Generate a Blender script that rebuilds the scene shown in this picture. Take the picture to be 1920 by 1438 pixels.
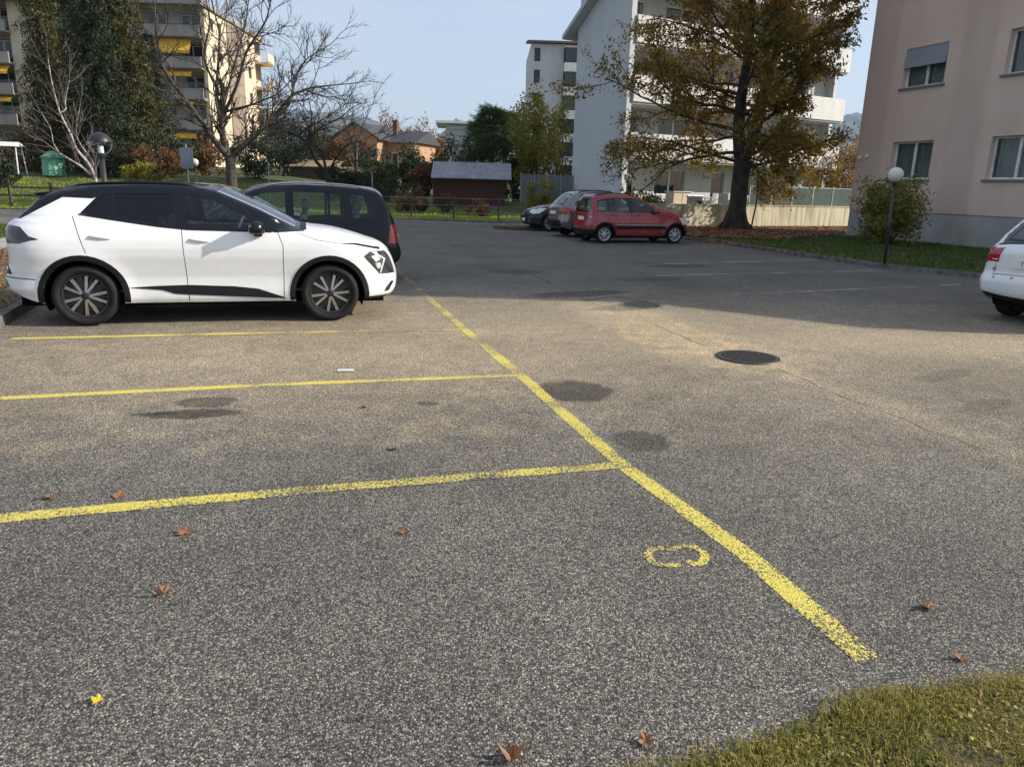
import bpy, math, random
import numpy as np
from mathutils import Vector, Matrix
from mathutils.geometry import delaunay_2d_cdt
for o in list(bpy.data.objects): bpy.data.objects.remove(o)
sc = bpy.context.scene
col = sc.collection
R = math.radians
# ------------------------------------------------------------------ camera
CAM_F, CAM_Y0, CAM_ROLL, CAM_H = 1400.0, 350.0, 1.5, 1.63      # focal length in photo pixels, horizon row, roll, height
_r = R(CAM_ROLL); _p = math.atan((719 - CAM_Y0) * math.cos(_r) / CAM_F)
cF = Vector((0, math.cos(_p), -math.sin(_p))); _R0 = Vector((1, 0, 0)); _U0 = _R0.cross(cF)
cR = _R0 * math.cos(_r) + _U0 * math.sin(_r); cU = -_R0 * math.sin(_r) + _U0 * math.cos(_r)
cam = bpy.data.cameras.new('camera'); camo = bpy.data.objects.new('camera', cam); col.objects.link(camo)
cam.sensor_fit = 'HORIZONTAL'; cam.sensor_width = 36; cam.lens = CAM_F / 1920 * 36
cam.clip_start = 0.05; cam.clip_end = 20000
m3 = Matrix((cR, cU, -cF)).transposed()
camo.matrix_world = Matrix.Translation((0, 0, CAM_H)) @ m3.to_4x4()
sc.camera = camo
def ray(x, y): return cF * CAM_F + cR * (x - 960) - cU * (y - 719)
def gnd(x, y, z=0.0):
    d = ray(x, y); t = (z - CAM_H) / d.z; return Vector((t * d.x, t * d.y, z))
def at(x, y, Y):
    d = ray(x, y); t = Y / d.y; return Vector((t * d.x, Y, CAM_H + t * d.z))
# ------------------------------------------------------------------ sky and sun
SUN_EL, SUN_AZ = 27.0, -1.0          # elevation; azimuth of the sun measured from +X towards +Y
w = bpy.data.worlds.new('World'); sc.world = w; w.use_nodes = True
nt = w.node_tree; nt.nodes.clear()
N = nt.nodes.new; L = nt.links.new
out = N('ShaderNodeOutputWorld'); bg = N('ShaderNodeBackground'); sky = N('ShaderNodeTexSky')
sky.sky_type = 'NISHITA'; sky.sun_disc = False; sky.sun_elevation = R(SUN_EL); sky.sun_rotation = R(90 - SUN_AZ)
sky.air_density = 1.0; sky.dust_density = 1.6; sky.ozone_density = 1.6; sky.altitude = 250
tc = N('ShaderNodeTexCoord'); mp = N('ShaderNodeMapping'); mp.inputs['Scale'].default_value = (1.2, 1.2, 3.2)
nz = N('ShaderNodeTexNoise'); nz.inputs['Scale'].default_value = 1.7; nz.inputs['Detail'].default_value = 6; nz.inputs['Roughness'].default_value = .55
rp = N('ShaderNodeValToRGB'); rp.color_ramp.elements[0].position = .36; rp.color_ramp.elements[1].position = .74
mx = N('ShaderNodeMix'); mx.data_type = 'RGBA'; mx.inputs[7].default_value = (4.0, 4.4, 5.15, 1)   # thin veil of high cloud
mul = N('ShaderNodeMath'); mul.operation = 'MULTIPLY_ADD'; mul.inputs[1].default_value = .42; mul.inputs[2].default_value = .42
L(tc.outputs['Generated'], mp.inputs['Vector']); L(mp.outputs[0], nz.inputs['Vector']); L(nz.outputs['Fac'], rp.inputs[0])
L(rp.outputs[0], mul.inputs[0]); L(mul.outputs[0], mx.inputs[0]); L(sky.outputs[0], mx.inputs[6]); L(mx.outputs[2], bg.inputs[0])
bg.inputs[1].default_value = .085
L(bg.outputs[0], out.inputs[0])
sun = bpy.data.lights.new('sun', 'SUN'); sun.energy = 3.4; sun.angle = R(.53); sun.color = (1, .93, .83)
suno = bpy.data.objects.new('sun', sun); col.objects.link(suno)
sv = Vector((math.cos(R(SUN_EL)) * math.cos(R(SUN_AZ)), math.cos(R(SUN_EL)) * math.sin(R(SUN_AZ)), math.sin(R(SUN_EL))))
suno.rotation_euler = sv.to_track_quat('Z', 'Y').to_euler(); suno.location = (60, -4, 40)
sc.view_settings.view_transform = 'Standard'; sc.view_settings.look = 'None'; sc.view_settings.gamma = 1
sc.view_settings.use_curve_mapping = False; sc.view_settings.exposure = 1.08
# ------------------------------------------------------------------ materials
def newmat(name):
    m = bpy.data.materials.new(name); m.use_nodes = True; t = m.node_tree; t.nodes.clear()
    o = t.nodes.new('ShaderNodeOutputMaterial'); b = t.nodes.new('ShaderNodeBsdfPrincipled'); t.links.new(b.outputs[0], o.inputs[0])
    return m, t, b
def rgba(c): return (c[0], c[1], c[2], 1)
def M(name, c, rough=.6, c2=None, scale=4.0, bump=0.0, bscale=60.0, metal=0.0, coat=0.0, stretch=(1, 1, 1), lo=.35, hi=.65, spec=.5, world=False):
    m, t, b = newmat(name); n = t.nodes.new; l = t.links.new
    if c2 is None: c2 = tuple(x * .8 for x in c)
    tc = n('ShaderNodeTexCoord'); mp = n('ShaderNodeMapping'); mp.inputs['Scale'].default_value = stretch
    if world:
        g = n('ShaderNodeNewGeometry'); l(g.outputs['Position'], mp.inputs[0])
    else: l(tc.outputs['Object'], mp.inputs[0])
    nz = n('ShaderNodeTexNoise'); nz.inputs['Scale'].default_value = scale; nz.inputs['Detail'].default_value = 5; l(mp.outputs[0], nz.inputs['Vector'])
    rp = n('ShaderNodeValToRGB'); rp.color_ramp.elements[0].position = lo; rp.color_ramp.elements[1].position = hi
    rp.color_ramp.elements[0].color = rgba(c2); rp.color_ramp.elements[1].color = rgba(c)
    l(nz.outputs['Fac'], rp.inputs[0]); l(rp.outputs[0], b.inputs['Base Color'])
    b.inputs['Roughness'].default_value = rough; b.inputs['Metallic'].default_value = metal
    b.inputs['Coat Weight'].default_value = coat; b.inputs['Coat Roughness'].default_value = .04
    b.inputs['Specular IOR Level'].default_value = spec
    if bump:
        n2 = n('ShaderNodeTexNoise'); n2.inputs['Scale'].default_value = bscale; n2.inputs['Detail'].default_value = 4; l(mp.outputs[0], n2.inputs['Vector'])
        bp = n('ShaderNodeBump'); bp.inputs['Strength'].default_value = bump; bp.inputs['Distance'].default_value = .02
        l(n2.outputs['Fac'], bp.inputs['Height']); l(bp.outputs[0], b.inputs['Normal'])
    return m
def leafmat(name, cols, trans=.35, rough=.6):
    m, t, b = newmat(name); n = t.nodes.new; l = t.links.new
    g = n('ShaderNodeNewGeometry'); rp = n('ShaderNodeValToRGB'); e = rp.color_ramp.elements
    for i in range(len(cols) - 2): e.new(.5)
    for i, c in enumerate(cols): e[i].position = i / (len(cols) - 1); e[i].color = rgba(c)
    nz = n('ShaderNodeTexNoise'); nz.inputs['Scale'].default_value = .9; l(g.outputs['Position'], nz.inputs['Vector'])
    mm = n('ShaderNodeMath'); mm.operation = 'MULTIPLY_ADD'; mm.inputs[1].default_value = 1.5; mm.inputs[2].default_value = -.5
    l(nz.outputs['Fac'], mm.inputs[0])
    ad = n('ShaderNodeMath'); ad.operation = 'MULTIPLY_ADD'; ad.inputs[1].default_value = .62; l(g.outputs['Random Per Island'], ad.inputs[0]); 
    m2 = n('ShaderNodeMath'); m2.operation = 'MULTIPLY'; m2.inputs[1].default_value = .5; l(mm.outputs[0], m2.inputs[0]); l(m2.outputs[0], ad.inputs[2])
    l(ad.outputs[0], rp.inputs[0]); l(rp.outputs[0], b.inputs['Base Color']); b.inputs['Roughness'].default_value = rough
    b.inputs['Specular IOR Level'].default_value = .3
    tr = n('ShaderNodeBsdfTranslucent'); l(rp.outputs[0], tr.inputs[0]); ms = n('ShaderNodeMixShader'); ms.inputs[0].default_value = trans
    o = [x for x in t.nodes if x.type == 'OUTPUT_MATERIAL'][0]
    l(b.outputs[0], ms.inputs[1]); l(tr.outputs[0], ms.inputs[2]); l(ms.outputs[0], o.inputs[0])
    return m
def glassmat(name, tint, refl=1.0):
    m = bpy.data.materials.new(name); m.use_nodes = True; t = m.node_tree; t.nodes.clear(); n = t.nodes.new; l = t.links.new
    o = n('ShaderNodeOutputMaterial'); tr = n('ShaderNodeBsdfTransparent'); gl = n('ShaderNodeBsdfGlossy'); ms = n('ShaderNodeMixShader'); fr = n('ShaderNodeLayerWeight'); fr.inputs[0].default_value = .5
    nz = n('ShaderNodeTexNoise'); nz.inputs['Scale'].default_value = 1.3; bp = n('ShaderNodeBump'); bp.inputs['Strength'].default_value = .04; l(nz.outputs['Fac'], bp.inputs['Height'])
    l(bp.outputs[0], gl.inputs['Normal'])
    tr.inputs[0].default_value = rgba(tint); gl.inputs['Roughness'].default_value = .02; gl.inputs[0].default_value = (refl, refl, refl, 1); pw = n('ShaderNodeMath'); pw.operation = 'POWER'; pw.inputs[1].default_value = 4.0; l(fr.outputs['Facing'], pw.inputs[0]); ma = n('ShaderNodeMath'); ma.operation = 'MULTIPLY_ADD'; ma.inputs[1].default_value = .9; ma.inputs[2].default_value = .04; l(pw.outputs[0], ma.inputs[0])
    l(ma.outputs[0], ms.inputs[0]); l(tr.outputs[0], ms.inputs[1]); l(gl.outputs[0], ms.inputs[2]); l(ms.outputs[0], o.inputs[0])
    return m
# ---- asphalt: aggregate stones, dust, painted grazing brightness, stains with shapes of their own
def ellipse_mask(t, pos, cx, cy, rx, ry, ang, soft=.16, warp=.30, wscale=9.0):
    n = t.nodes.new; l = t.links.new
    mp = n('ShaderNodeMapping'); mp.vector_type = 'TEXTURE'; mp.inputs['Location'].default_value = (cx, cy, 0); mp.inputs['Rotation'].default_value = (0, 0, ang); mp.inputs['Scale'].default_value = (rx, ry, 1000)
    l(pos, mp.inputs[0]); ln = n('ShaderNodeVectorMath'); ln.operation = 'LENGTH'; l(mp.outputs[0], ln.inputs[0])
    nz = t.nodes.get('warp%g' % wscale)
    if nz is None:
        nz = n('ShaderNodeTexNoise'); nz.name = 'warp%g' % wscale; nz.inputs['Scale'].default_value = wscale; nz.inputs['Detail'].default_value = 3; l(pos, nz.inputs['Vector'])
    a = n('ShaderNodeMath'); a.operation = 'MULTIPLY_ADD'; a.inputs[1].default_value = warp * 2; l(nz.outputs['Fac'], a.inputs[0]); l(ln.outputs['Value'], a.inputs[2])
    r = n('ShaderNodeMapRange'); r.interpolation_type = 'SMOOTHSTEP'; r.inputs[1].default_value = 1 + warp - soft; r.inputs[2].default_value = 1 + warp + soft; r.inputs[3].default_value = 1; r.inputs[4].default_value = 0
    l(a.outputs[0], r.inputs[0]); return r.outputs[0]
STAINS = [(.52, 6.0, .31, .33, .05, .66), (.88, 4.77, .20, .21, .2, .5), (-2.30, 5.40, .22, .14, .2, .55), (-2.28, 5.1, .32, .12, .2, .66), (-2.55, 5.07, .16, .04, .2, .5),
          (1.02, 11.9, .9, .3, .5, .5), (1.6, 10.6, .55, .25, .5, .35), (.05, 14.9, .6, .35, .3, .35), (4.1, 6.9, .5, .12, .6, .25), (3.2, 17.2, .5, .3, .2, .3), (3.9, 5.9, .35, .12, .6, .22), (-.65, 5.52, .09, .06, 0, .5), (3.6, 16.9, .8, .35, .2, .4), (2.6, 14.2, .7, .3, .4, .3)]
DUST_AND_GRAZE_LIGHT = [(1.5, 8.6, 9.0, 3.2, .0, .95), (-3, 6.2, 4.0, 1.6, .3, .5), (2.38, 7.45, .75, .62, .1, .4), (1.6, 9.4, .5, 2.0, .28, .45), (3.0, 5.7, .22, 1.7, .32, .38), (4.6, 8.5, 3.0, .8, 0, .45), (-.6, 4.9, .4, .2, .3, .3), (-3.2, 4.2, .5, .12, .3, .3), (0, 9.6, 3.2, 1.4, .1, .28)]  # largest ellipse: grazing-view brightness put into the colour; the others are dust
def asphalt_nodes(t, b):
    n = t.nodes.new; l = t.links.new
    g = n('ShaderNodeNewGeometry'); pos = g.outputs['Position']
    vo = n('ShaderNodeTexVoronoi'); vo.inputs['Scale'].default_value = 140; vo.inputs['Randomness'].default_value = 1; l(pos, vo.inputs['Vector'])
    sp = n('ShaderNodeSeparateColor'); l(vo.outputs['Color'], sp.inputs[0])
    rp = n('ShaderNodeValToRGB'); e = rp.color_ramp.elements; e[0].position = 0; e[0].color = (.053, .048, .041, 1); e[1].position = 1; e[1].color = (.50, .46, .385, 1)
    x = e.new(.40); x.color = (.125, .113, .095, 1); x = e.new(.74); x.color = (.235, .213, .175, 1); x = e.new(.92); x.color = (.36, .328, .27, 1)
    l(sp.outputs[0], rp.inputs[0])
    # second, finer grit
    v2 = n('ShaderNodeTexVoronoi'); v2.inputs['Scale'].default_value = 290; l(pos, v2.inputs['Vector'])
    s2 = n('ShaderNodeSeparateColor'); l(v2.outputs['Color'], s2.inputs[0])
    r2 = n('ShaderNodeMapRange'); r2.inputs[3].default_value = .6; r2.inputs[4].default_value = 1.4; l(s2.outputs[1], r2.inputs[0])
    gap = n('ShaderNodeMapRange'); gap.inputs[1].default_value = .35; gap.inputs[2].default_value = .75; gap.inputs[3].default_value = 1; gap.inputs[4].default_value = .38; l(vo.outputs['Distance'], gap.inputs[0])
    ml = n('ShaderNodeMath'); ml.operation = 'MULTIPLY'; l(r2.outputs[0], ml.inputs[0]); l(gap.outputs[0], ml.inputs[1])
    # broad tone
    nz = n('ShaderNodeTexNoise'); nz.inputs['Scale'].default_value = .55; nz.inputs['Detail'].default_value = 7; nz.inputs['Roughness'].default_value = .62; l(pos, nz.inputs['Vector'])
    r3 = n('ShaderNodeMapRange'); r3.inputs[1].default_value = .3; r3.inputs[2].default_value = .7; r3.inputs[3].default_value = .72; r3.inputs[4].default_value = 1.24; l(nz.outputs['Fac'], r3.inputs[0])
    m3_ = n('ShaderNodeMath'); m3_.operation = 'MULTIPLY'; l(ml.outputs[0], m3_.inputs[0]); l(r3.outputs[0], m3_.inputs[1])
    val = m3_.outputs[0]
    vm = n('ShaderNodeVectorMath'); vm.operation = 'SCALE'; l(rp.outputs[0], vm.inputs[0]); l(val, vm.inputs['Scale'])
    c = vm.outputs[0]
    for (cx, cy, rx, ry, a, s) in DUST_AND_GRAZE_LIGHT:
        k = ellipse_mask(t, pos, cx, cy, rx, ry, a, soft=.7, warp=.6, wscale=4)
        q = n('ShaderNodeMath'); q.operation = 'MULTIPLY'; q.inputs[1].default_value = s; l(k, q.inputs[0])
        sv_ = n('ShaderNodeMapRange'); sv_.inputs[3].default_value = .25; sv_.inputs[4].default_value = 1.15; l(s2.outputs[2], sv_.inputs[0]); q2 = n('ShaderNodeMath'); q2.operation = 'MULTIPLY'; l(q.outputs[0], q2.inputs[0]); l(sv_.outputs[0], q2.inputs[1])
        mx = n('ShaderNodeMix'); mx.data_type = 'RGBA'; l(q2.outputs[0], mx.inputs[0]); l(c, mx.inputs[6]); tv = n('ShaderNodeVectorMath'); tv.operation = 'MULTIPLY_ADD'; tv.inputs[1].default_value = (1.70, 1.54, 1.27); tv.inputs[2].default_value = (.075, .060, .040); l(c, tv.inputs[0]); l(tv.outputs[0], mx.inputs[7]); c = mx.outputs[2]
    val = None
    for (cx, cy, rx, ry, a, s) in STAINS:
        k = ellipse_mask(t, pos, cx, cy, rx, ry, a)
        q = n('ShaderNodeMath'); q.operation = 'MULTIPLY_ADD'; q.inputs[1].default_value = -s; q.inputs[2].default_value = 1; l(k, q.inputs[0])
        if val is None: val = q.outputs[0]
        else: u = n('ShaderNodeMath'); u.operation = 'MULTIPLY'; l(val, u.inputs[0]); l(q.outputs[0], u.inputs[1]); val = u.outputs[0]
    vs = n('ShaderNodeVectorMath'); vs.operation = 'SCALE'; l(c, vs.inputs[0]); l(val, vs.inputs['Scale']); c = vs.outputs[0]
    bp = n('ShaderNodeBump'); bp.inputs['Strength'].default_value = .75; bp.inputs['Distance'].default_value = .005; bp.invert = True
    l(vo.outputs['Distance'], bp.inputs['Height']); l(bp.outputs[0], b.inputs['Normal'])
    b.inputs['Roughness'].default_value = .82; b.inputs['Specular IOR Level'].default_value = .35
    return c, pos, vo
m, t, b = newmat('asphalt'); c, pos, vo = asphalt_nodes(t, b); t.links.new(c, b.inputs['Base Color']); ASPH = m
def paintmat(name, colr):
    m, t, b = newmat(name); n = t.nodes.new; l = t.links.new
    c, pos, vo = asphalt_nodes(t, b)
    at_ = n('ShaderNodeAttribute'); at_.attribute_name = 'wear'
    nz = n('ShaderNodeTexNoise'); nz.inputs['Scale'].default_value = 60; nz.inputs['Detail'].default_value = 4; l(pos, nz.inputs['Vector'])
    n2 = n('ShaderNodeTexNoise'); n2.inputs['Scale'].default_value = 2.2; n2.inputs['Detail'].default_value = 4; l(pos, n2.inputs['Vector'])
    a = n('ShaderNodeMath'); a.operation = 'MULTIPLY_ADD'; a.inputs[1].default_value = .72; l(n2.outputs['Fac'], a.inputs[0]); l(nz.outputs['Fac'], a.inputs[2])
    a0_ = a; a = n('ShaderNodeMath'); a.operation = 'SUBTRACT'; a.inputs[1].default_value = .085; l(a0_.outputs[0], a.inputs[0])
    nf = n('ShaderNodeTexNoise'); nf.inputs['Scale'].default_value = 210; nf.inputs['Detail'].default_value = 2; l(pos, nf.inputs['Vector'])
    a1_ = a; a = n('ShaderNodeMath'); a.operation = 'MULTIPLY_ADD'; a.inputs[1].default_value = .5; l(nf.outputs['Fac'], a.inputs[0]); l(a1_.outputs[0], a.inputs[2])
    a2_ = a; ed = n('ShaderNodeAttribute'); ed.attribute_name = 'edge'; a = n('ShaderNodeMath'); a.operation = 'MULTIPLY_ADD'; a.inputs[1].default_value = -.09; l(ed.outputs['Fac'], a.inputs[0]); l(a2_.outputs[0], a.inputs[2])
    a3_ = a; a = n('ShaderNodeMath'); a.operation = 'SUBTRACT'; a.inputs[1].default_value = .25; l(a3_.outputs[0], a.inputs[0])
    d = n('ShaderNodeMath'); d.operation = 'MULTIPLY_ADD'; d.inputs[1].default_value = -.22; l(vo.outputs['Distance'], d.inputs[0]); l(a.outputs[0], d.inputs[2])
    s = n('ShaderNodeMath'); s.operation = 'SUBTRACT'; l(d.outputs[0], s.inputs[0]); l(at_.outputs['Fac'], s.inputs[1])
    r = n('ShaderNodeMapRange'); r.inputs[1].default_value = -.02; r.inputs[2].default_value = .03; l(s.outputs[0], r.inputs[0])
    n3 = n('ShaderNodeTexNoise'); n3.inputs['Scale'].default_value = 30; l(pos, n3.inputs['Vector'])
    rr = n('ShaderNodeValToRGB'); rr.color_ramp.elements[0].position = .3; rr.color_ramp.elements[1].position = .7
    rr.color_ramp.elements[0].color = rgba(tuple(x * .78 for x in colr)); rr.color_ramp.elements[1].color = rgba(colr); l(n3.outputs['Fac'], rr.inputs[0])
    mx = n('ShaderNodeMix'); mx.data_type = 'RGBA'; l(r.outputs[0], mx.inputs[0]); l(c, mx.inputs[6]); l(rr.outputs[0], mx.inputs[7]); l(mx.outputs[2], b.inputs['Base Color'])
    return m
YELLOW = paintmat('yellow_paint', (.72, .60, .12)); WHITEP = paintmat('white_paint', (.55, .55, .53))
def brickless_stain(name, base, dark, bands=()):      # painted render with block-shaped cleaner areas and drip streaks
    m, t, b = newmat(name); n = t.nodes.new; l = t.links.new
    tc = n('ShaderNodeTexCoord'); mp = n('ShaderNodeMapping'); mp.inputs['Scale'].default_value = (1, 1, .22); l(tc.outputs['Object'], mp.inputs[0])
    nz = n('ShaderNodeTexNoise'); nz.inputs['Scale'].default_value = 1.5; nz.inputs['Detail'].default_value = 7; l(mp.outputs[0], nz.inputs['Vector'])
    n2 = n('ShaderNodeTexNoise'); n2.inputs['Scale'].default_value = .42; n2.inputs['Detail'].default_value = 5; l(tc.outputs['Object'], n2.inputs['Vector'])
    a = n('ShaderNodeMath'); a.operation = 'ADD'; l(nz.outputs['Fac'], a.inputs[0]); l(n2.outputs['Fac'], a.inputs[1])
    rp = n('ShaderNodeValToRGB'); rp.color_ramp.elements[0].position = .36; rp.color_ramp.elements[1].position = .64; rp.color_ramp.elements[0].color = rgba(dark); rp.color_ramp.elements[1].color = rgba(base)
    h = n('ShaderNodeMath'); h.operation = 'MULTIPLY'; h.inputs[1].default_value = .5; l(a.outputs[0], h.inputs[0]); l(h.outputs[0], rp.inputs[0])
    cc = rp.outputs[0]
    if bands:                                             # paler repaired strips that follow the window columns
        sx = n('ShaderNodeSeparateXYZ'); l(tc.outputs['Object'], sx.inputs[0]); n4 = n('ShaderNodeTexNoise'); n4.inputs['Scale'].default_value = 1.1; l(tc.outputs['Object'], n4.inputs['Vector'])
        wx = n('ShaderNodeMath'); wx.operation = 'MULTIPLY_ADD'; wx.inputs[1].default_value = .35; l(n4.outputs['Fac'], wx.inputs[0]); l(sx.outputs['X'], wx.inputs[2]); tot = None
        for bx_ in bands:
            ab = n('ShaderNodeMath'); ab.operation = 'SUBTRACT'; ab.inputs[1].default_value = bx_ + .175; l(wx.outputs[0], ab.inputs[0]); a2 = n('ShaderNodeMath'); a2.operation = 'ABSOLUTE'; l(ab.outputs[0], a2.inputs[0])
            mr = n('ShaderNodeMapRange'); mr.interpolation_type = 'SMOOTHSTEP'; mr.inputs[1].default_value = 1.25; mr.inputs[2].default_value = 1.5; mr.inputs[3].default_value = 1; mr.inputs[4].default_value = 0; l(a2.outputs[0], mr.inputs[0])
            if tot is None: tot = mr.outputs[0]
            else: ad = n('ShaderNodeMath'); ad.operation = 'MAXIMUM'; l(tot, ad.inputs[0]); l(mr.outputs[0], ad.inputs[1]); tot = ad.outputs[0]
        fz = n('ShaderNodeMapRange'); fz.inputs[3].default_value = .92; fz.inputs[4].default_value = 1.03; l(tot, fz.inputs[0]); sc_ = n('ShaderNodeVectorMath'); sc_.operation = 'SCALE'; l(cc, sc_.inputs[0]); l(fz.outputs[0], sc_.inputs['Scale']); cc = sc_.outputs[0]
    l(cc, b.inputs['Base Color']); b.inputs['Roughness'].default_value = .85; b.inputs['Specular IOR Level'].default_value = .2
    n3 = n('ShaderNodeTexNoise'); n3.inputs['Scale'].default_value = 70; l(tc.outputs['Object'], n3.inputs['Vector'])
    bp = n('ShaderNodeBump'); bp.inputs['Strength'].default_value = .25; bp.inputs['Distance'].default_value = .01; l(n3.outputs['Fac'], bp.inputs['Height']); l(bp.outputs[0], b.inputs['Normal'])
    return m
X = {}
X['pink'] = brickless_stain('pink_render', (.70, .53, .44), (.60, .45, .37), (2.63, 6.63, 11.1, 15.1, 19.1)); X['plinth'] = brickless_stain('concrete_plinth', (.46, .455, .42), (.27, .27, .25))
X['tgrey'] = brickless_stain('grey_render', (.58, .595, .605), (.52, .535, .545)); X['twhite'] = brickless_stain('white_parapet', (.74, .73, .70), (.60, .585, .555))
X['cream'] = brickless_stain('cream_render', (.66, .56, .40), (.54, .45, .32)); X['cgrey'] = brickless_stain('concrete_balcony', (.34, .31, .28), (.22, .2, .18))
X['brownpanel'] = brickless_stain('brown_panel', (.30, .24, .18), (.23, .18, .135)); X['lite'] = brickless_stain('pale_render', (.56, .565, .57), (.48, .485, .49))
X['wallstone'] = M('retaining_wall_concrete', (.60, .53, .38), .9, (.27, .235, .16), 2.2, .4, 30, stretch=(2.2, 2.2, .22), lo=.3, hi=.56)
X['dark'] = M('dark_opening', (.03, .032, .036), .4); X['frame'] = M('white_window_frame', (.75, .75, .74), .35); X['sill'] = M('sill_stone', (.20, .19, .185), .7)
X['curtain'] = M('net_curtain', (.34, .37, .34), .9, (.20, .225, .21), 6, stretch=(6, 1, .2)); X['shutter'] = M('roller_shutter', (.33, .35, .40), .5, (.29, .31, .35), 8)
X['glass'] = glassmat('window_glass', (.62, .68, .68)); X['yellow'] = M('awning_yellow', (.78, .46, .035), .8, (.6, .34, .03), 5); X['black'] = M('black_metal', (.022, .022, .025), .45)
X['bronze'] = M('dark_post', (.035, .032, .03), .4); X['globe'] = M('opal_globe', (.72, .68, .56), .25, (.66, .62, .5)); X['kerb'] = M('kerb_concrete', (.17, .165, .15), .9, (.07, .068, .06), 6, .4, 50)
X['soil'] = M('soil', (.13, .085, .05), .95, (.06, .042, .028), 3.5, .7, 25, world=True); X['lawn'] = M('lawn_soil', (.085, .105, .022), .95, (.05, .06, .018), 1.3, .7, 30, world=True)
X['nearsoil'] = M('near_grass_soil', (.12, .10, .04), .95, (.055, .048, .022), 16, .8, 70, world=True)
X['terrain'] = M('far_ground', (.09, .10, .035), .95, (.06, .07, .03), .2, world=True); X['conc'] = M('path_concrete', (.36, .35, .33), .9, (.27, .26, .245), 2, .3, 60, world=True)
X['wood'] = M('shed_boards', (.085, .034, .018), .75, (.05, .02, .012), 5, .3, 40, stretch=(.6, 1, 9)); X['corr'] = M('corrugated_roof', (.34, .35, .38), .6, (.24, .25, .27), 2.5)
X['bark'] = M('dark_bark', (.060, .046, .034), .95, (.022, .017, .013), 7, .9, 22, stretch=(1, 1, .3)); X['barkg'] = M('grey_bark', (.10, .083, .065), .9, (.035, .029, .023), 6, .6, 20, stretch=(1, 1, .35))
X['barkw'] = M('pale_bark', (.52, .49, .44), .85, (.16, .14, .12), 5, .4, 20); X['twig'] = M('twigs', (.11, .09, .075), .9, (.07, .055, .045), 3)
X['mesh'] = M('green_screen_panel', (.045, .085, .072), .8, (.028, .055, .048), 3); X['white'] = M('white_plastic', (.78, .78, .76), .4); X['galv'] = M('galvanised_steel', (.42, .43, .44), .4, metal=.6)
X['orange'] = M('orange_render', (.44, .26, .15), .9, (.36, .21, .12), 1.5); X['tile'] = M('roof_tiles', (.16, .09, .065), .8, (.09, .055, .045), 4, .5, 20, stretch=(1, 1, 3)); X['slate'] = M('dark_roof', (.055, .055, .06), .7, (.04, .04, .045), 4)
X['hill'] = M('wooded_hillside', (.055, .07, .04), 1, (.035, .045, .03), .006, world=True); X['steel'] = M('dark_cast_iron', (.085, .075, .065), .55, (.05, .045, .04), 40, metal=.5)
X['greenbin'] = M('green_plastic', (.16, .42, .27), .5, (.10, .30, .19), 3); X['woodf'] = M('brown_fence_wood', (.10, .065, .045), .85, (.06, .04, .03), 5); X['loggia'] = M('loggia_wall', (.46, .45, .43), .9, (.38, .37, .35), 1)
X['leafbrown'] = leafmat('brown_leaf', [(.14, .06, .025), (.28, .13, .06), (.36, .20, .11)], .15)
X['leafyel'] = leafmat('yellow_leaf', [(.55, .42, .03), (.62, .5, .05)], .15)
P_AUT = [(.07, .068, .014), (.15, .13, .018), (.26, .175, .024), (.36, .17, .028), (.30, .10, .022)]
X['lv_aut'] = leafmat('autumn_leaves', P_AUT, .4); X['lv_dark'] = leafmat('evergreen_leaves', [(.012, .022, .008), (.028, .045, .014), (.05, .075, .02)], .15)
X['lv_con'] = leafmat('conifer_needles', [(.008, .014, .006), (.018, .028, .009), (.035, .045, .013), (.06, .06, .02)], .1); X['lv_con2'] = leafmat('olive_conifer_needles', [(.016, .020, .007), (.045, .048, .012), (.09, .082, .02), (.13, .09, .035)], .1)
X['lv_palm'] = leafmat('palm_fronds', [(.018, .042, .010), (.055, .10, .022), (.16, .21, .06)], .2); X['lv_yg'] = leafmat('yellow_green_leaves', [(.12, .125, .02), (.27, .235, .03), (.45, .35, .045)], .35)
X['lv_red'] = leafmat('reddish_leaves', [(.05, .05, .014), (.12, .065, .022), (.22, .085, .035), (.30, .17, .09)], .3); X['lv_bush'] = leafmat('bush_leaves', [(.07, .10, .016), (.16, .18, .025), (.24, .20, .03), (.24, .075, .03)], .3)
X['lv_far'] = leafmat('rust_far_leaves', [(.13, .075, .03), (.24, .125, .035), (.30, .17, .05)], .2); X['lv_mid'] = leafmat('mid_green_leaves', [(.03, .045, .015), (.06, .08, .022), (.11, .10, .03)], .25)
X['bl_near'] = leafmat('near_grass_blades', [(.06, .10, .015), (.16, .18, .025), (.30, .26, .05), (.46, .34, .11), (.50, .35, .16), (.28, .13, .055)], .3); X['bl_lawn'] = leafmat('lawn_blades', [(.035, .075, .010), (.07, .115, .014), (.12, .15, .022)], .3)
X['bl_sun'] = leafmat('sunny_lawn_blades', [(.17, .24, .022), (.30, .36, .04), (.40, .38, .06)], .3)
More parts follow.
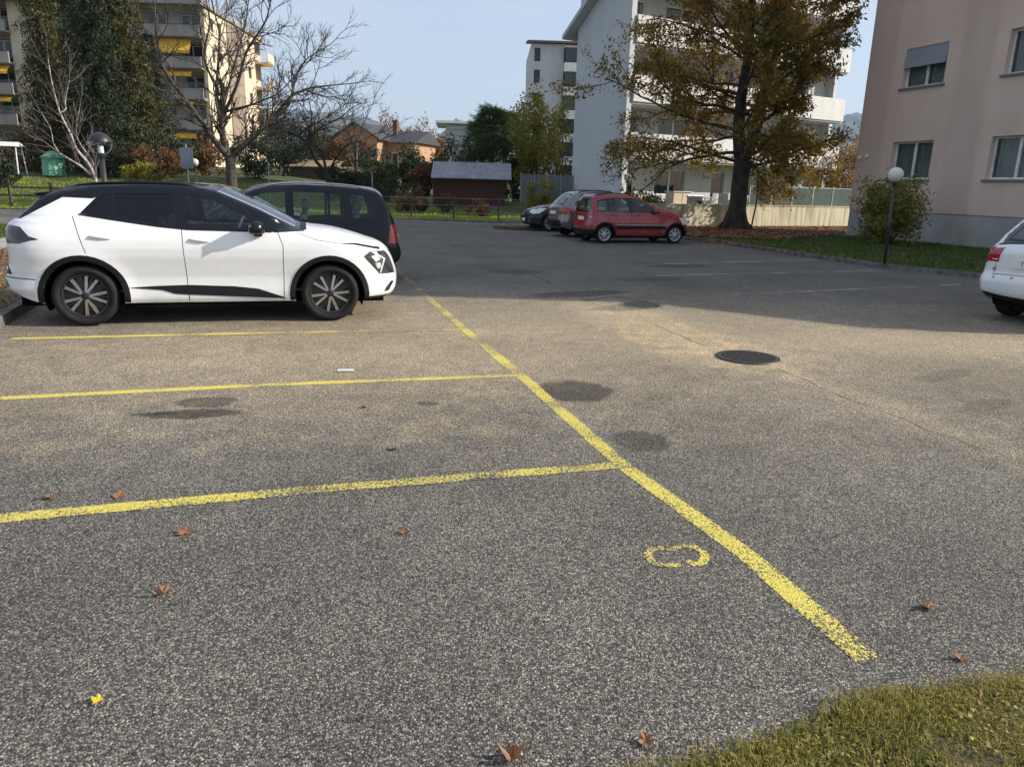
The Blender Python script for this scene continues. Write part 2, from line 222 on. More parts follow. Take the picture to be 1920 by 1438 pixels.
# ------------------------------------------------------------------ mesh helpers
def link(o, parent=None):
    col.objects.link(o)
    if parent: o.parent = parent
    return o
def tag(o, label=None, cat=None, group=None, kind=None):
    if label: o['label'] = label
    if cat: o['category'] = cat
    if group: o['group'] = group
    if kind: o['kind'] = kind
    return o
def empty(name, loc=(0, 0, 0), rz=0.0, **k):
    o = bpy.data.objects.new(name, None); o.location = loc; o.rotation_euler = (0, 0, rz); o.empty_display_size = .2; link(o); return tag(o, **k)
class MB:
    def __init__(s): s.v = []; s.f = []; s.m = []
    def add(s, v, f, m=0):
        k = len(s.v); s.v += [tuple(p) for p in v]; s.f += [tuple(i + k for i in q) for q in f]; s.m += [m] * len(f); return s
    def box(s, x0, x1, y0, y1, z0, z1, m=0):
        return s.add([(x0, y0, z0), (x1, y0, z0), (x1, y1, z0), (x0, y1, z0), (x0, y0, z1), (x1, y0, z1), (x1, y1, z1), (x0, y1, z1)],
                     [(0, 3, 2, 1), (4, 5, 6, 7), (0, 1, 5, 4), (1, 2, 6, 5), (2, 3, 7, 6), (3, 0, 4, 7)], m)
    def bar(s, p0, p1, w, h, m=0):
        p0 = Vector(p0); p1 = Vector(p1); d = (p1 - p0).normalized(); a = d.cross(Vector((0, 0, 1)))
        if a.length < .01: a = Vector((1, 0, 0))
        a.normalize(); b = a.cross(d); v = []
        for p in (p0, p1):
            for (i, j) in ((-1, -1), (1, -1), (1, 1), (-1, 1)): v.append(p + a * i * w / 2 + b * j * h / 2)
        return s.add(v, [(0, 1, 2, 3), (7, 6, 5, 4), (0, 4, 5, 1), (1, 5, 6, 2), (2, 6, 7, 3), (3, 7, 4, 0)], m)
    def tube(s, pts, rad, n=8, m=0, cap=True):
        pts = [Vector(p) for p in pts]; rad = rad if hasattr(rad, '__len__') else [rad] * len(pts); v = []; f = []
        t0 = (pts[1] - pts[0]).normalized(); a = t0.orthogonal().normalized()
        for i, p in enumerate(pts):
            t = (pts[min(i + 1, len(pts) - 1)] - pts[max(i - 1, 0)]).normalized(); a = (a - t * a.dot(t)).normalized(); bb = t.cross(a)
            for k in range(n): an = 2 * math.pi * k / n; v.append(p + (a * math.cos(an) + bb * math.sin(an)) * rad[i])
        for i in range(len(pts) - 1):
            for k in range(n): q = i * n + k; q2 = i * n + (k + 1) % n; f.append((q, q2, q2 + n, q + n))
        if cap: f.append(tuple(range(n - 1, -1, -1))); f.append(tuple(range((len(pts) - 1) * n, len(pts) * n)))
        return s.add(v, f, m)
    def lathe(s, prof, n=24, m=0, axis='z', c=(0, 0, 0)):      # prof: (r, h)
        v = []; f = []; k = len(prof)
        for i in range(n):
            a = 2 * math.pi * i / n
            for (r, h) in prof:
                p = (r * math.cos(a), r * math.sin(a), h) if axis == 'z' else (r * math.cos(a), h, r * math.sin(a))
                v.append((p[0] + c[0], p[1] + c[1], p[2] + c[2]))
        for i in range(n):
            j = (i + 1) % n
            for q in range(k - 1):
                fc = (i * k + q, j * k + q, j * k + q + 1, i * k + q + 1)
                f.append(fc if axis == 'z' else fc[::-1])
        return s.add(v, f, m)
    def prism(s, pts, z0, z1, m=0):
        n = len(pts); v = [(p[0], p[1], z0) for p in pts] + [(p[0], p[1], z1) for p in pts]
        return s.add(v, [tuple(range(n - 1, -1, -1)), tuple(range(n, 2 * n))] + [(i, (i + 1) % n, (i + 1) % n + n, i + n) for i in range(n)], m)
    def data(s, name, mats, smooth=False):
        me = bpy.data.meshes.new(name); me.from_pydata(s.v, [], s.f)
        for q in (mats if isinstance(mats, (list, tuple)) else [mats]): me.materials.append(q)
        me.polygons.foreach_set('material_index', s.m)
        if smooth: me.polygons.foreach_set('use_smooth', [True] * len(s.f))
        me.update(); return me
    def build(s, name, mats, parent=None, smooth=False, **k):
        o = bpy.data.objects.new(name, s.data(name, mats, smooth)); link(o, parent); return tag(o, **k)
def bev(o, wd=.01, seg=2):
    md = o.modifiers.new('bevel', 'BEVEL'); md.width = wd; md.segments = seg; md.limit_method = 'ANGLE'; md.angle_limit = R(40); return o
def fast(name, V, F, mat, parent=None, smooth=False, **k):       # numpy mesh of equal-sided faces
    me = bpy.data.meshes.new(name); V = np.asarray(V, np.float32); F = np.asarray(F, np.int32); nf, ns = F.shape
    me.vertices.add(len(V)); me.vertices.foreach_set('co', V.ravel()); me.loops.add(nf * ns); me.loops.foreach_set('vertex_index', F.ravel())
    me.polygons.add(nf); me.polygons.foreach_set('loop_start', np.arange(nf, dtype=np.int32) * ns)
    if smooth: me.polygons.foreach_set('use_smooth', np.ones(nf, bool))
    me.materials.append(mat); me.update(calc_edges=True); o = bpy.data.objects.new(name, me); link(o, parent); return tag(o, **k)
def inpoly(x, y, P):
    c = False; j = len(P) - 1
    for i in range(len(P)):
        xi, yi = P[i]; xj, yj = P[j]
        if (yi > y) != (yj > y) and x < (xj - xi) * (y - yi) / (yj - yi) + xi: c = not c
        j = i
    return c
def inpoly_np(x, y, P):
    c = np.zeros(x.shape, bool); j = len(P) - 1
    for i in range(len(P)):
        xi, yi = P[i]; xj, yj = P[j]
        if yi != yj: c ^= ((yi > y) != (yj > y)) & (x < (xj - xi) * (y - yi) / (yj - yi) + xi)
        j = i
    return c
rng = np.random.default_rng(7); random.seed(5)
# ------------------------------------------------------------------ ground
def sheet(name, pts, z, mat, label=None, kind='structure', parent=None, thick=0.0):
    mb = MB()
    if thick: mb.prism(pts, z - thick, z)
    else: mb.add([(p[0], p[1], z) for p in pts], [tuple(range(len(pts)))])
    return mb.build(name, mat, parent, label=label, kind=kind, cat=None)
mb = MB(); mb.add([(-6000, -600, -.35), (6000, -600, -.35), (6000, 9000, -.35), (-6000, 9000, -.35)], [(0, 1, 2, 3)]); mb.build('ground', X['terrain'], kind='structure')
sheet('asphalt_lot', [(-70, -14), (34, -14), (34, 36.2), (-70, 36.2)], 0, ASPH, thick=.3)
MD = Vector((-.285, .958)); SD = Vector((.958, .285))        # along the divider line / along the stalls
def strip(name, pts, wd, mat, z=.004, wear=.5):
    V = []; n = len(pts); pts = [Vector(p) for p in pts]
    fine = []
    for a, b2 in zip(pts[:-1], pts[1:]):
        k = max(1, int((b2 - a).length / .12)); fine += [a.lerp(b2, i / k) for i in range(k)]
    fine.append(pts[-1]); mb = MB(); F = []
    for i, p in enumerate(fine):
        d = (fine[min(i + 1, len(fine) - 1)] - fine[max(i - 1, 0)]).normalized(); q = Vector((-d.y, d.x)); ww = wd * (1 + random.uniform(-.05, .05)) / 2
        for s_ in (1, .62, -.62, -1): V.append((p.x + q.x * ww * s_, p.y + q.y * ww * s_, z * .4))
        if i: F += [(4 * i - 4 + k, 4 * i - 3 + k, 4 * i + 1 + k, 4 * i + k) for k in range(3)]
    mb.add(V, F); o = mb.build(name, mat, kind='structure')
    cum = np.concatenate([[0], np.cumsum([(b2 - a).length for a, b2 in zip(fine[:-1], fine[1:])])]); wv = np.interp(cum / cum[-1], np.linspace(0, 1, len(wear)), wear) if hasattr(wear, '__len__') else np.full(len(fine), wear)
    aw = o.data.attributes.new('wear', 'FLOAT', 'POINT'); aw.data.foreach_set('value', np.repeat(wv, 4).astype(np.float32))
    at_ = o.data.attributes.new('edge', 'FLOAT', 'POINT'); at_.data.foreach_set('value', [1.0, 0.0, 0.0, 1.0] * len(fine)); return o
g2 = lambda x, y: gnd(x, y).xy
LN = .105
def wline(pts, wd, wears, z): return strip('parking_line', pts, wd, YELLOW, z, wears)
wline([g2(1628, 1236), g2(1400, 1040), g2(1165, 870), g2(975, 703), g2(870, 617), g2(765, 525), g2(700, 470)], LN * 1.08, (.60, .60, .605, .62, .64, .66, .69, .73, .77, .78, .78, .79, .80, .82, .85), .0042)
wline([g2(-420, 1008), g2(0, 972), g2(600, 917), g2(1160, 872)], LN * 1.06, (.52, .52, .525, .53, .54, .56, .59, .625, .645, .65, .64, .635, .63), .006)
wline([g2(-300, 760), g2(0, 747), g2(500, 722), g2(972, 704)], LN, (.56, .555, .55, .55, .555, .56, .575, .59, .60, .61, .615), .006)
wline([g2(22, 635.5), g2(480, 625), g2(700, 621), g2(868, 618)], LN * .95, (.50, .50, .51, .53, .56, .60, .64, .69, .72, .73), .006)
for a_, b_, ww in (((1230, 517), (1655, 507), .66), ((1200, 497), (1530, 487), .63), ((1370, 553), (1850, 531), .72), ((1150, 478), (1400, 470), .8), ((1000, 452), (1120, 450), .78), ((960, 440), (1060, 447), .8)):
    strip('parking_line', [g2(*a_), g2(*b_)], .10, WHITEP, .004, ww)
# the painted stall number, worn, and the two faded ones
Z4 = lambda x, y: g2(1100 + x / 2.3415, 960 + y / 2.3415)
strip('painted_number', [Z4(*p) for p in ((440, 214), (470, 228), (505, 226), (522, 198), (508, 172), (470, 152), (425, 148), (376, 160), (330, 158), (296, 160), (270, 178), (268, 195), (290, 220), (325, 232), (372, 234), (408, 228))], .042, YELLOW, .004, .61)
for (px, py) in ((980, 778), (862, 655)):
    strip('painted_number', [g2(px - 24, py - 2), g2(px - 8, py - 8), g2(px + 16, py - 7), g2(px + 26, py + 2), g2(px + 2, py + 6), g2(px - 20, py + 4)], .06, YELLOW, .004, .93)
# cracks
CRK = M('crack_tar', (.060, .056, .050), .9)
def crack(pts, wd):
    fine = []
    for a_, b_ in zip(pts[:-1], pts[1:]):
        k = max(2, int((Vector(b_) - Vector(a_)).length / .15)); fine += [Vector(a_).lerp(Vector(b_), i / k) + Vector((random.uniform(-.03, .03), random.uniform(-.03, .03))) for i in range(k)]
    V = []; F = []
    for i, p in enumerate(fine):
        d = (fine[min(i + 1, len(fine) - 1)] - fine[max(i - 1, 0)]).normalized(); ww = wd * random.uniform(.3, 1.1) / 2
        V += [(p.x - d.y * ww, p.y + d.x * ww, .0016), (p.x + d.y * ww, p.y - d.x * ww, .0016)]
        if i: F.append((2 * i - 2, 2 * i - 1, 2 * i + 1, 2 * i))
    MB().add(V, F).build('pavement_crack', CRK, kind='structure')
crack([g2(850, 460), g2(920, 480), g2(1000, 515), g2(1060, 545), g2(1110, 568)], .03)
crack([g2(1110, 568), g2(1200, 595), g2(1330, 655)], .010)
crack([g2(1460, 690), g2(1560, 735), g2(1700, 790), g2(1880, 858)], .009)
crack([g2(930, 517), g2(1010, 513), g2(1050, 520)], .05); crack([g2(1090, 565), g2(1150, 556), g2(1230, 570)], .06); crack([g2(860, 462), g2(800, 440), g2(770, 425)], .03)
# round drain grate
dc = gnd(1402, 671); dr = empty('drain_grate', (dc.x, dc.y, 0), R(20), label='round cast iron drain grate set in the sunlit asphalt', cat='drain grate')
MB().lathe([(.0, .004), (.262, .004)], 40).build('sump', X['dark'], dr)
MB().lathe([(.262, .003), (.262, .014), (.315, .014), (.322, .003)], 48).build('frame_ring', X['steel'], dr)
for i in range(10):
    x = -.225 + .05 * i; h = math.sqrt(.262 ** 2 - x * x)
    MB().box(x - .013, x + .013, -h, h, .0055, .013).build('grate_bar', X['steel'], dr)
for i in range(5):
    y = -.18 + .09 * i; h = math.sqrt(.262 ** 2 - y * y); MB().box(-h, h, y - .009, y + .009, .0055, .0115).build('cross_bar', X['steel'], dr)
dc2 = gnd(1203, 572); d2 = empty('manhole_cover', (dc2.x, dc2.y, 0), R(10), label='dusty round manhole cover at the edge of the building shadow', cat='manhole cover')
MB().lathe([(0, .004), (.27, .004), (.275, .002)], 40).build('lid', X['steel'], d2); MB().lathe([(.285, .002), (.285, .005), (.335, .005), (.34, .002)], 40).build('frame_ring', X['kerb'], d2)
for i in range(6):
    x = -.2 + .08 * i; h = math.sqrt(.25 ** 2 - x * x); MB().box(x - .012, x + .012, -h, h, .0045, .008).build('rib', X['steel'], d2)
# ------------------------------------------------------------------ lawns and beds
def sstep(a, b, x): t = np.clip((x - a) / (b - a), 0, 1); return t * t * (3 - 2 * t)
def hz(x, y):
    s = 1.75 - 1.25 * sstep(-17, -7, x)
    return .05 + s * sstep(36.5, 50, y) + .9 * sstep(50, 75, y) + .03 * np.sin(x * 1.7 + y) * sstep(36, 39, y)
def grid_sheet(name, xs, ys, zf, mat, **k):
    gx, gy = np.meshgrid(xs, ys); gz = zf(gx, gy); V = np.stack([gx, gy, gz], -1).reshape(-1, 3); nx = len(xs); F = []
    for j in range(len(ys) - 1):
        i = np.arange(nx - 1) + j * nx; F.append(np.stack([i, i + 1, i + 1 + nx, i + nx], -1))
    return fast(name, V, np.concatenate(F), mat, smooth=True, **k)
grid_sheet('lawn', np.linspace(-75, 2.2, 100), np.concatenate([np.linspace(35.6, 52, 40), np.linspace(53, 140, 30)]), hz, X['lawn'], kind='structure')
grid_sheet('lawn', np.linspace(2.2, 60, 50), np.concatenate([np.linspace(40.5, 52, 16), np.linspace(53, 140, 30)]), lambda x, y: hz(x * 0, y) + .75 * (1 - sstep(44, 60, y)), X['lawn'], kind='structure')
def blades(name, n, poly, zf, lmin, lmax, wd, mat, lean=.5, dens=None, **k):
    P = np.array(poly); lo = P.min(0); hi = P.max(0); pts = np.zeros((0, 2))
    while len(pts) < n:
        q = rng.uniform(lo, hi, (n * 2, 2)); ok = inpoly_np(q[:, 0], q[:, 1], poly)
        if dens is not None: ok &= rng.random(len(q)) < dens(q[:, 0], q[:, 1])
        pts = np.concatenate([pts, q[ok]])
    pts = pts[:n]; z = zf(pts[:, 0], pts[:, 1]); ln = rng.uniform(lmin, lmax, n); a = rng.uniform(0, 2 * np.pi, n); le = rng.normal(0, lean, n)
    d = np.stack([np.cos(a), np.sin(a)], -1); side = np.stack([-d[:, 1], d[:, 0]], -1) * wd / 2 * rng.uniform(.6, 1.4, n)[:, None]
    b0 = np.concatenate([pts + side, (z - .004)[:, None]], 1); b1 = np.concatenate([pts - side, (z - .004)[:, None]], 1)
    th = np.clip(np.abs(le), 0, 1.45); mid = np.concatenate([pts + d * (ln * .5 * np.sin(th * .6))[:, None] , (z + ln * .5 * np.cos(th * .6))[:, None]], 1)
    tip = np.concatenate([pts + d * (ln * np.sin(th))[:, None], (z + ln * np.cos(th))[:, None]], 1); sd3 = np.concatenate([side * .8, np.zeros((n, 1))], 1)
    V = np.stack([b0, b1, mid - sd3, mid + sd3, tip], 1).reshape(-1, 3); i = np.arange(n) * 5
    F = np.concatenate([np.stack([i, i + 1, i + 2], -1), np.stack([i, i + 2, i + 3], -1), np.stack([i + 3, i + 2, i + 4], -1)])
    return fast(name, V, F, mat, **k)
# near verge at the lower right
NV = [(.17, 1.68), (.36, 1.77), (.58, 1.84), (.78, 1.92), (.98, 2.02), (1.12, 2.12), (1.27, 2.17), (1.5, 2.19), (1.87, 2.29), (2.4, 2.47), (3.4, 2.82), (3.4, .6), (-.6, .6), (-.6, 1.5)]
def vz(x, y): return .022 + .012 * np.sin(x * 9) * np.cos(y * 11) + 0 * x
mbv = MB(); mbv.prism(NV, -.05, .014); mbv.build('verge', X['nearsoil'], kind='structure')
def vd(x, y): return np.clip(.30 + .75 * (np.sin(x * 7.3 + 1) * np.sin(y * 8.1) + np.sin(x * 17 + y * 13) * .5) + .45, .18, 1)
tc_ = rng.uniform((-.4, .9), (3.0, 2.7), (26000, 2)); tc_ = tc_[inpoly_np(tc_[:, 0], tc_[:, 1], NV)]; tc_ = tc_[rng.random(len(tc_)) < np.clip(.5 + .6 * np.sin(tc_[:, 0] * 5) * np.sin(tc_[:, 1] * 9 + 1), .1, 1)]
n_ = len(tc_); a_ = rng.uniform(0, 6.28, n_); s_ = rng.uniform(.004, .010, n_); zz_ = .018 + rng.uniform(0, .02, n_); VV_ = np.stack([np.stack([tc_[:, 0] + s_ * (cx * np.cos(a_) - cy * np.sin(a_)), tc_[:, 1] + s_ * (cx * np.sin(a_) + cy * np.cos(a_)), zz_ + s_ * rng.uniform(-.6, .6, n_)], -1) for cx, cy in ((-1, 0), (0, -.7), (1, 0), (0, .7))], 1).reshape(-1, 3)
fast('clover', VV_, np.arange(n_)[:, None] * 4 + np.arange(4), X['bl_near'], label='small weeds and dead leaf bits between the verge grass', cat='weeds', kind='stuff')
blades('grass', 120000, NV, vz, .010, .036, .0028, X['bl_near'], 1.2, vd, label='dry yellow green verge grass in the near corner', cat='grass', kind='stuff')
edge = [(x + dx, y + .035) for (x, y), dx in zip(NV[:11], [0] * 11)] + [(x, y - .12) for (x, y) in NV[:11][::-1]]
blades('grass_fringe', 5200, edge, vz, .012, .045, .003, X['bl_near'], 1.0, None, label='straggling dry grass stems along the verge edge', cat='grass', kind='stuff')
# right lawn beside the pink building and the tree bed
RK = [(2.2, 32.2), (4.0, 29.2), (5.9, 26.3), (6.75, 25.0), (7.06, 23.16), (7.77, 20.64), (8.62, 17.68), (9.90, 15.96), (13.5, 13.4), (18.5, 11)]
RL = RK + [(22, 11), (22, 20), (17.5, 40.2), (2.2, 40.5)]
mbl = MB(); mbl.prism(RL, -.05, .07); mbl.build('lawn', X['lawn'], kind='structure')
def kerb(name, pts, wd, z0, z1):
    pts = [Vector(p) for p in pts]; mb = MB(); V = []; F = []
    for i, p in enumerate(pts):
        d = (pts[min(i + 1, len(pts) - 1)] - pts[max(i - 1, 0)]).normalized(); q = Vector((-d.y, d.x))
        for o_, z in ((-wd / 2, z0), (-wd / 2 + .008, z1), (wd / 2 - .008, z1), (wd / 2, z0)): V.append((p.x + q.x * o_, p.y + q.y * o_, z))
        if i:
            for k in range(3): F.append((4 * i - 4 + k, 4 * i + k, 4 * i + k + 1, 4 * i - 4 + k + 1))
    mb.add(V, F); return mb.build(name, X['kerb'], kind='structure')
kerb('kerb', RK, .13, -.02, .10)
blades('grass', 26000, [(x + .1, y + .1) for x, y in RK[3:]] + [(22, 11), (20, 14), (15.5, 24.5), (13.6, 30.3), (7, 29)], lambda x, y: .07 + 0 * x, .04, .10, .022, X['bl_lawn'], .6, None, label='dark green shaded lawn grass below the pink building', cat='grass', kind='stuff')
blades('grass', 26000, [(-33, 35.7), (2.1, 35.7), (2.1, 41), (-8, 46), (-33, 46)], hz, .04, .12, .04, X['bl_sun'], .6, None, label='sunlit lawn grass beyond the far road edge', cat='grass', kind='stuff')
kerb('kerb', [(-70, 35.62), (-20, 35.6), (-5, 35.55), (.4, 34.9), (1.2, 34.3), (2.2, 32.2)], .10, -.02, .07)
MB().prism([(.4, 34.9), (1.2, 34.3), (2.2, 32.2), (2.25, 40.5), (-1, 36.5), (-1, 35.6)], -.05, .065).build('lawn', X['lawn'], kind='structure')
# raised kerb bed in front of the dark hatchback
IS = [(-.9, 30.2), (-.5, 29.7), (.1, 29.4), (2.2, 30.4), (4.0, 31.2), (3.6, 32.4), (1.6, 31.6), (-.4, 30.9)]
MB().prism(IS, -.02, .11).build('planting_bed', X['soil'], kind='structure')
# planting bed, path and strip of grass behind the left stalls
KL = lambda s, o_: (-5.69 + MD.x * 1.22 * s * .98 - SD.x * o_, 8.13 + MD.y * .985 * s - SD.y * o_)
def band(o0, o1, s0, s1): return [KL(s0, o0), KL(s0, o1), KL(s1, o1), KL(s1, o0)]
MB().prism(band(0, 2.2, -8, 18), -.02, .09).build('planting_bed', X['soil'], kind='structure')
kerb('kerb', [KL(-8, 0), KL(0, 0), KL(18, 0)], .12, -.02, .12)
MB().prism(band(2.2, 3.1, -8, 18), -.02, .05).build('path', X['conc'], kind='structure')
MB().prism(band(3.1, 4.6, -8, 18), -.02, .07).build('lawn', X['lawn'], kind='structure')
blades('grass', 5000, band(.08, 2.15, -2, 18), lambda x, y: .09 + 0 * x, .03, .1, .016, X['bl_near'], .7, None, label='sparse dry grass in the bed behind the left stalls', cat='grass', kind='stuff')
blades('grass', 5000, band(3.15, 4.55, -2, 18), lambda x, y: .07 + 0 * x, .04, .1, .02, X['bl_lawn'], .6, None, label='narrow strip of grass beside the concrete path at left', cat='grass', kind='stuff')
# ------------------------------------------------------------------ fallen leaves
def leaf_mesh(sz, curl, lobes=5):
    V = [(0, 0, .004)]; n = lobes * 4
    for i in range(n):
        a = 2 * math.pi * i / n; r = sz * (.55 + .45 * abs(math.cos(a * lobes / 2)) ** 1.3) * random.uniform(.8, 1.1)
        x = r * math.cos(a); y = r * math.sin(a) * .8; V.append((x, y, .004 + curl * (abs(x) / sz) ** 2 * sz + curl * .5 * abs(y) * random.uniform(.2, 1.4)))
    mb = MB(); mb.add(V, [(0, i + 1, (i + 1) % n + 1) for i in range(n)])
    mb.tube([(sz * .3, 0, .006), (sz * 1.2, .006, .004 + curl * sz * .8)], .0016, 4); return mb
for (px, py, sz, cu, mt, lb) in [
    (305, 1117, .045, 1.0, 'leafbrown', 'curled brown leaf standing up on the asphalt nearest the lower left'), (184, 1318, .026, .8, 'leafyel', 'small bright yellow leaf on the dark asphalt at lower left'),
    (95, 935, .042, .7, 'leafbrown', 'rust brown leaf just above the nearest yellow stall line at the left edge'), (223, 932, .042, .5, 'leafbrown', 'flat orange brown leaf resting beside the nearest yellow stall line'),
    (350, 998, .05, .35, 'leafbrown', 'pale flattened leaf just below the nearest yellow stall line'), (737, 843, .05, .3, 'leafbrown', 'pale tan leaf in the middle of the empty second stall'),
    (682, 765, .035, .5, 'leafbrown', 'small dark leaf below the middle yellow stall line'), (1738, 1141, .04, .5, 'leafbrown', 'brown leaf right of the long yellow divider line'),
    (962, 1424, .045, 1.2, 'leafbrown', 'curled brown leaf at the bottom edge of the asphalt'), (1210, 1393, .03, 1.1, 'leafbrown', 'reddish leaf lying at the tip of the near verge'),
    (1800, 1236, .03, .5, 'leafbrown', 'thin pale leaf near the verge at the right edge'), (757, 1000, .03, .4, 'leafbrown', 'tiny faded leaf in the nearest stall below the worn line'),
    (868, 1003, .0, 0, '', '')]:
    if sz: 
        p = gnd(px, py); o = leaf_mesh(sz, cu).build('fallen_leaf', X[mt], label=lb, cat='leaf', group='fallen leaves on the asphalt'); o.location = (p.x, p.y, .002); o.rotation_euler = (random.uniform(-.15, .15), random.uniform(-.3, .1), random.uniform(0, 6))
p = gnd(648, 698); o = MB().lathe([(0, 0), (.014, 0), (.014, .14), (0, .14)], 10).build('paper_scrap', X['white'], label='small white rolled paper scrap above the middle yellow line', cat='litter'); o.location = (p.x - .07, p.y, .014); o.rotation_euler = (0, R(90), R(8))
def litter(name, n, poly, z, sz, **k):
    P = np.array(poly); pts = np.zeros((0, 2))
    while len(pts) < n:
        q = rng.uniform(P.min(0), P.max(0), (n * 2, 2)); pts = np.concatenate([pts, q[inpoly_np(q[:, 0], q[:, 1], poly)]])
    pts = pts[:n]; a = rng.uniform(0, 6.28, n); s = sz * rng.uniform(.5, 1.2, n); V = []
    for (cx, cy) in ((-1, -.1), (0, -.6), (1, 0), (0, .6)):
        V.append(np.stack([pts[:, 0] + s * (cx * np.cos(a) - cy * np.sin(a)), pts[:, 1] + s * (cx * np.sin(a) + cy * np.cos(a)), z + .012 + rng.uniform(0, .07, n)], -1))
    V = np.stack(V, 1).reshape(-1, 3); i = np.arange(n)[:, None] * 4; return fast(name, V, i + np.arange(4), X['leafbrown'], **k)
litter('leaf_litter', 9000, [(4.2, 29.6), (6.4, 26.2), (9, 26.2), (13, 30.5), (17, 38.5), (6.5, 33.5), (4, 33)], .075, .09, label='carpet of brown fallen leaves under the large tree', cat='leaf litter', kind='stuff')
litter('leaf_litter', 500, [(5.2, 25.6), (6.8, 23), (8.2, 18.5), (8.8, 18.5), (8.0, 22), (7.5, 26)], .03, .06, label='scattered leaves along the right lawn kerb', cat='leaf litter', kind='stuff')
litter('leaf_litter', 900, band(.1, 2.1, -2, 16), .09, .05, label='brown leaves scattered over the bed at left', cat='leaf litter', kind='stuff')
# ------------------------------------------------------------------ cars
CM = {}
def paint(name, c, metal=0.0, rough=.28):
    m, t, b = newmat(name); n = t.nodes.new; l = t.links.new
    tc = n('ShaderNodeTexCoord'); nz = n('ShaderNodeTexNoise'); nz.inputs['Scale'].default_value = 3; nz.inputs['Detail'].default_value = 6; l(tc.outputs['Object'], nz.inputs['Vector'])
    rp = n('ShaderNodeMapRange'); rp.inputs[1].default_value = .35; rp.inputs[2].default_value = .7; rp.inputs[3].default_value = rough - .06; rp.inputs[4].default_value = rough + .10; l(nz.outputs['Fac'], rp.inputs[0]); l(rp.outputs[0], b.inputs['Roughness'])
    mx = n('ShaderNodeMix'); mx.data_type = 'RGBA'; mx.inputs[6].default_value = rgba(c); mx.inputs[7].default_value = rgba(tuple(x * .93 + .004 for x in c)); l(nz.outputs['Fac'], mx.inputs[0])
    sp_ = n('ShaderNodeSeparateXYZ'); gp_ = n('ShaderNodeNewGeometry'); l(gp_.outputs['Position'], sp_.inputs[0]); dz_ = n('ShaderNodeMapRange'); dz_.inputs[1].default_value = .62; dz_.inputs[2].default_value = .22; l(sp_.outputs['Z'], dz_.inputs[0])
    n5 = n('ShaderNodeTexNoise'); n5.inputs['Scale'].default_value = 14; n5.inputs['Detail'].default_value = 6; l(tc.outputs['Object'], n5.inputs['Vector']); dm = n('ShaderNodeMath'); dm.operation = 'MULTIPLY'; l(dz_.outputs[0], dm.inputs[0]); l(n5.outputs['Fac'], dm.inputs[1]); dq = n('ShaderNodeMath'); dq.operation = 'MULTIPLY'; dq.inputs[1].default_value = .45; l(dm.outputs[0], dq.inputs[0])
    md = n('ShaderNodeMix'); md.data_type = 'RGBA'; l(dq.outputs[0], md.inputs[0]); l(mx.outputs[2], md.inputs[6]); md.inputs[7].default_value = (.20, .17, .13, 1); l(md.outputs[2], b.inputs['Base Color'])
    b.inputs['Metallic'].default_value = metal; b.inputs['Coat Weight'].default_value = .6 if max(c) > .1 else .12; b.inputs['Coat Roughness'].default_value = .05; b.inputs['Specular IOR Level'].default_value = .5 if max(c) > .1 else .3; return m
CM['white'] = paint('white_car_paint', (.83, .835, .83)); CM['black'] = paint('gloss_black', (.004, .005, .009), rough=.16); CM['navy'] = paint('navy_car_paint', (.004, .005, .010), 0, .16)
CM['red'] = paint('red_car_paint', (.30, .006, .014), 0, .22); CM['grey'] = paint('grey_car_paint', (.20, .19, .185), .6); CM['dark'] = paint('black_blue_car_paint', (.006, .008, .013), 0, .16); CM['silver'] = paint('silver_rail_and_sky_sheen', (.42, .43, .45), .7)
CM['clad'] = M('black_cladding', (.007, .007, .0075), .55, spec=.3); CM['rubber'] = M('tyre_rubber', (.014, .0135, .013), .85, (.022, .021, .020), 9, spec=.25); CM['well'] = M('wheel_well', (.004, .004, .004), .95, spec=.1)
CM['seam'] = M('panel_gap', (.02, .02, .02), .8); CM['rim'] = M('machined_alloy', (.50, .50, .52), .22, (.40, .40, .42), metal=.85); CM['rimdark'] = M('black_alloy', (.03, .03, .032), .3, metal=.3); CM['hubcap'] = M('silver_wheel', (.55, .56, .58), .35, metal=.5)
CM['glass'] = glassmat('car_glass', (.72, .80, .79)); CM['privacy'] = glassmat('privacy_glass', (.05, .055, .06)); CM['glassg'] = glassmat('green_car_glass', (.78, .88, .82))
CM['cabin'] = M('cabin_trim', (.075, .075, .08), .8); CM['seat'] = M('seat_fabric', (.14, .14, .145), .9, (.10, .10, .105), 20); CM['chrome'] = M('chrome', (.75, .75, .76), .15, metal=1)
CM['tail'] = M('red_lamp', (.42, .012, .015), .12, (.25, .008, .01), 14, coat=.8); CM['taildark'] = M('smoked_red_lamp', (.05, .010, .010), .12, (.012, .006, .006), 18, coat=.9); CM['lampw'] = M('clear_lamp', (.72, .73, .75), .12, (.45, .46, .48), 22, coat=.9)
CM['lampd'] = M('dark_headlamp', (.05, .052, .056), .1, (.02, .02, .022), 25, coat=1); CM['drl'] = M('daytime_strip', (.85, .87, .9), .2); CM['plate'] = M('number_plate', (.78, .78, .75), .5, (.72, .72, .69)); CM['ink'] = M('plate_ink', (.02, .02, .02), .6)
CM['moul'] = M('grey_moulding', (.38, .37, .38), .5)
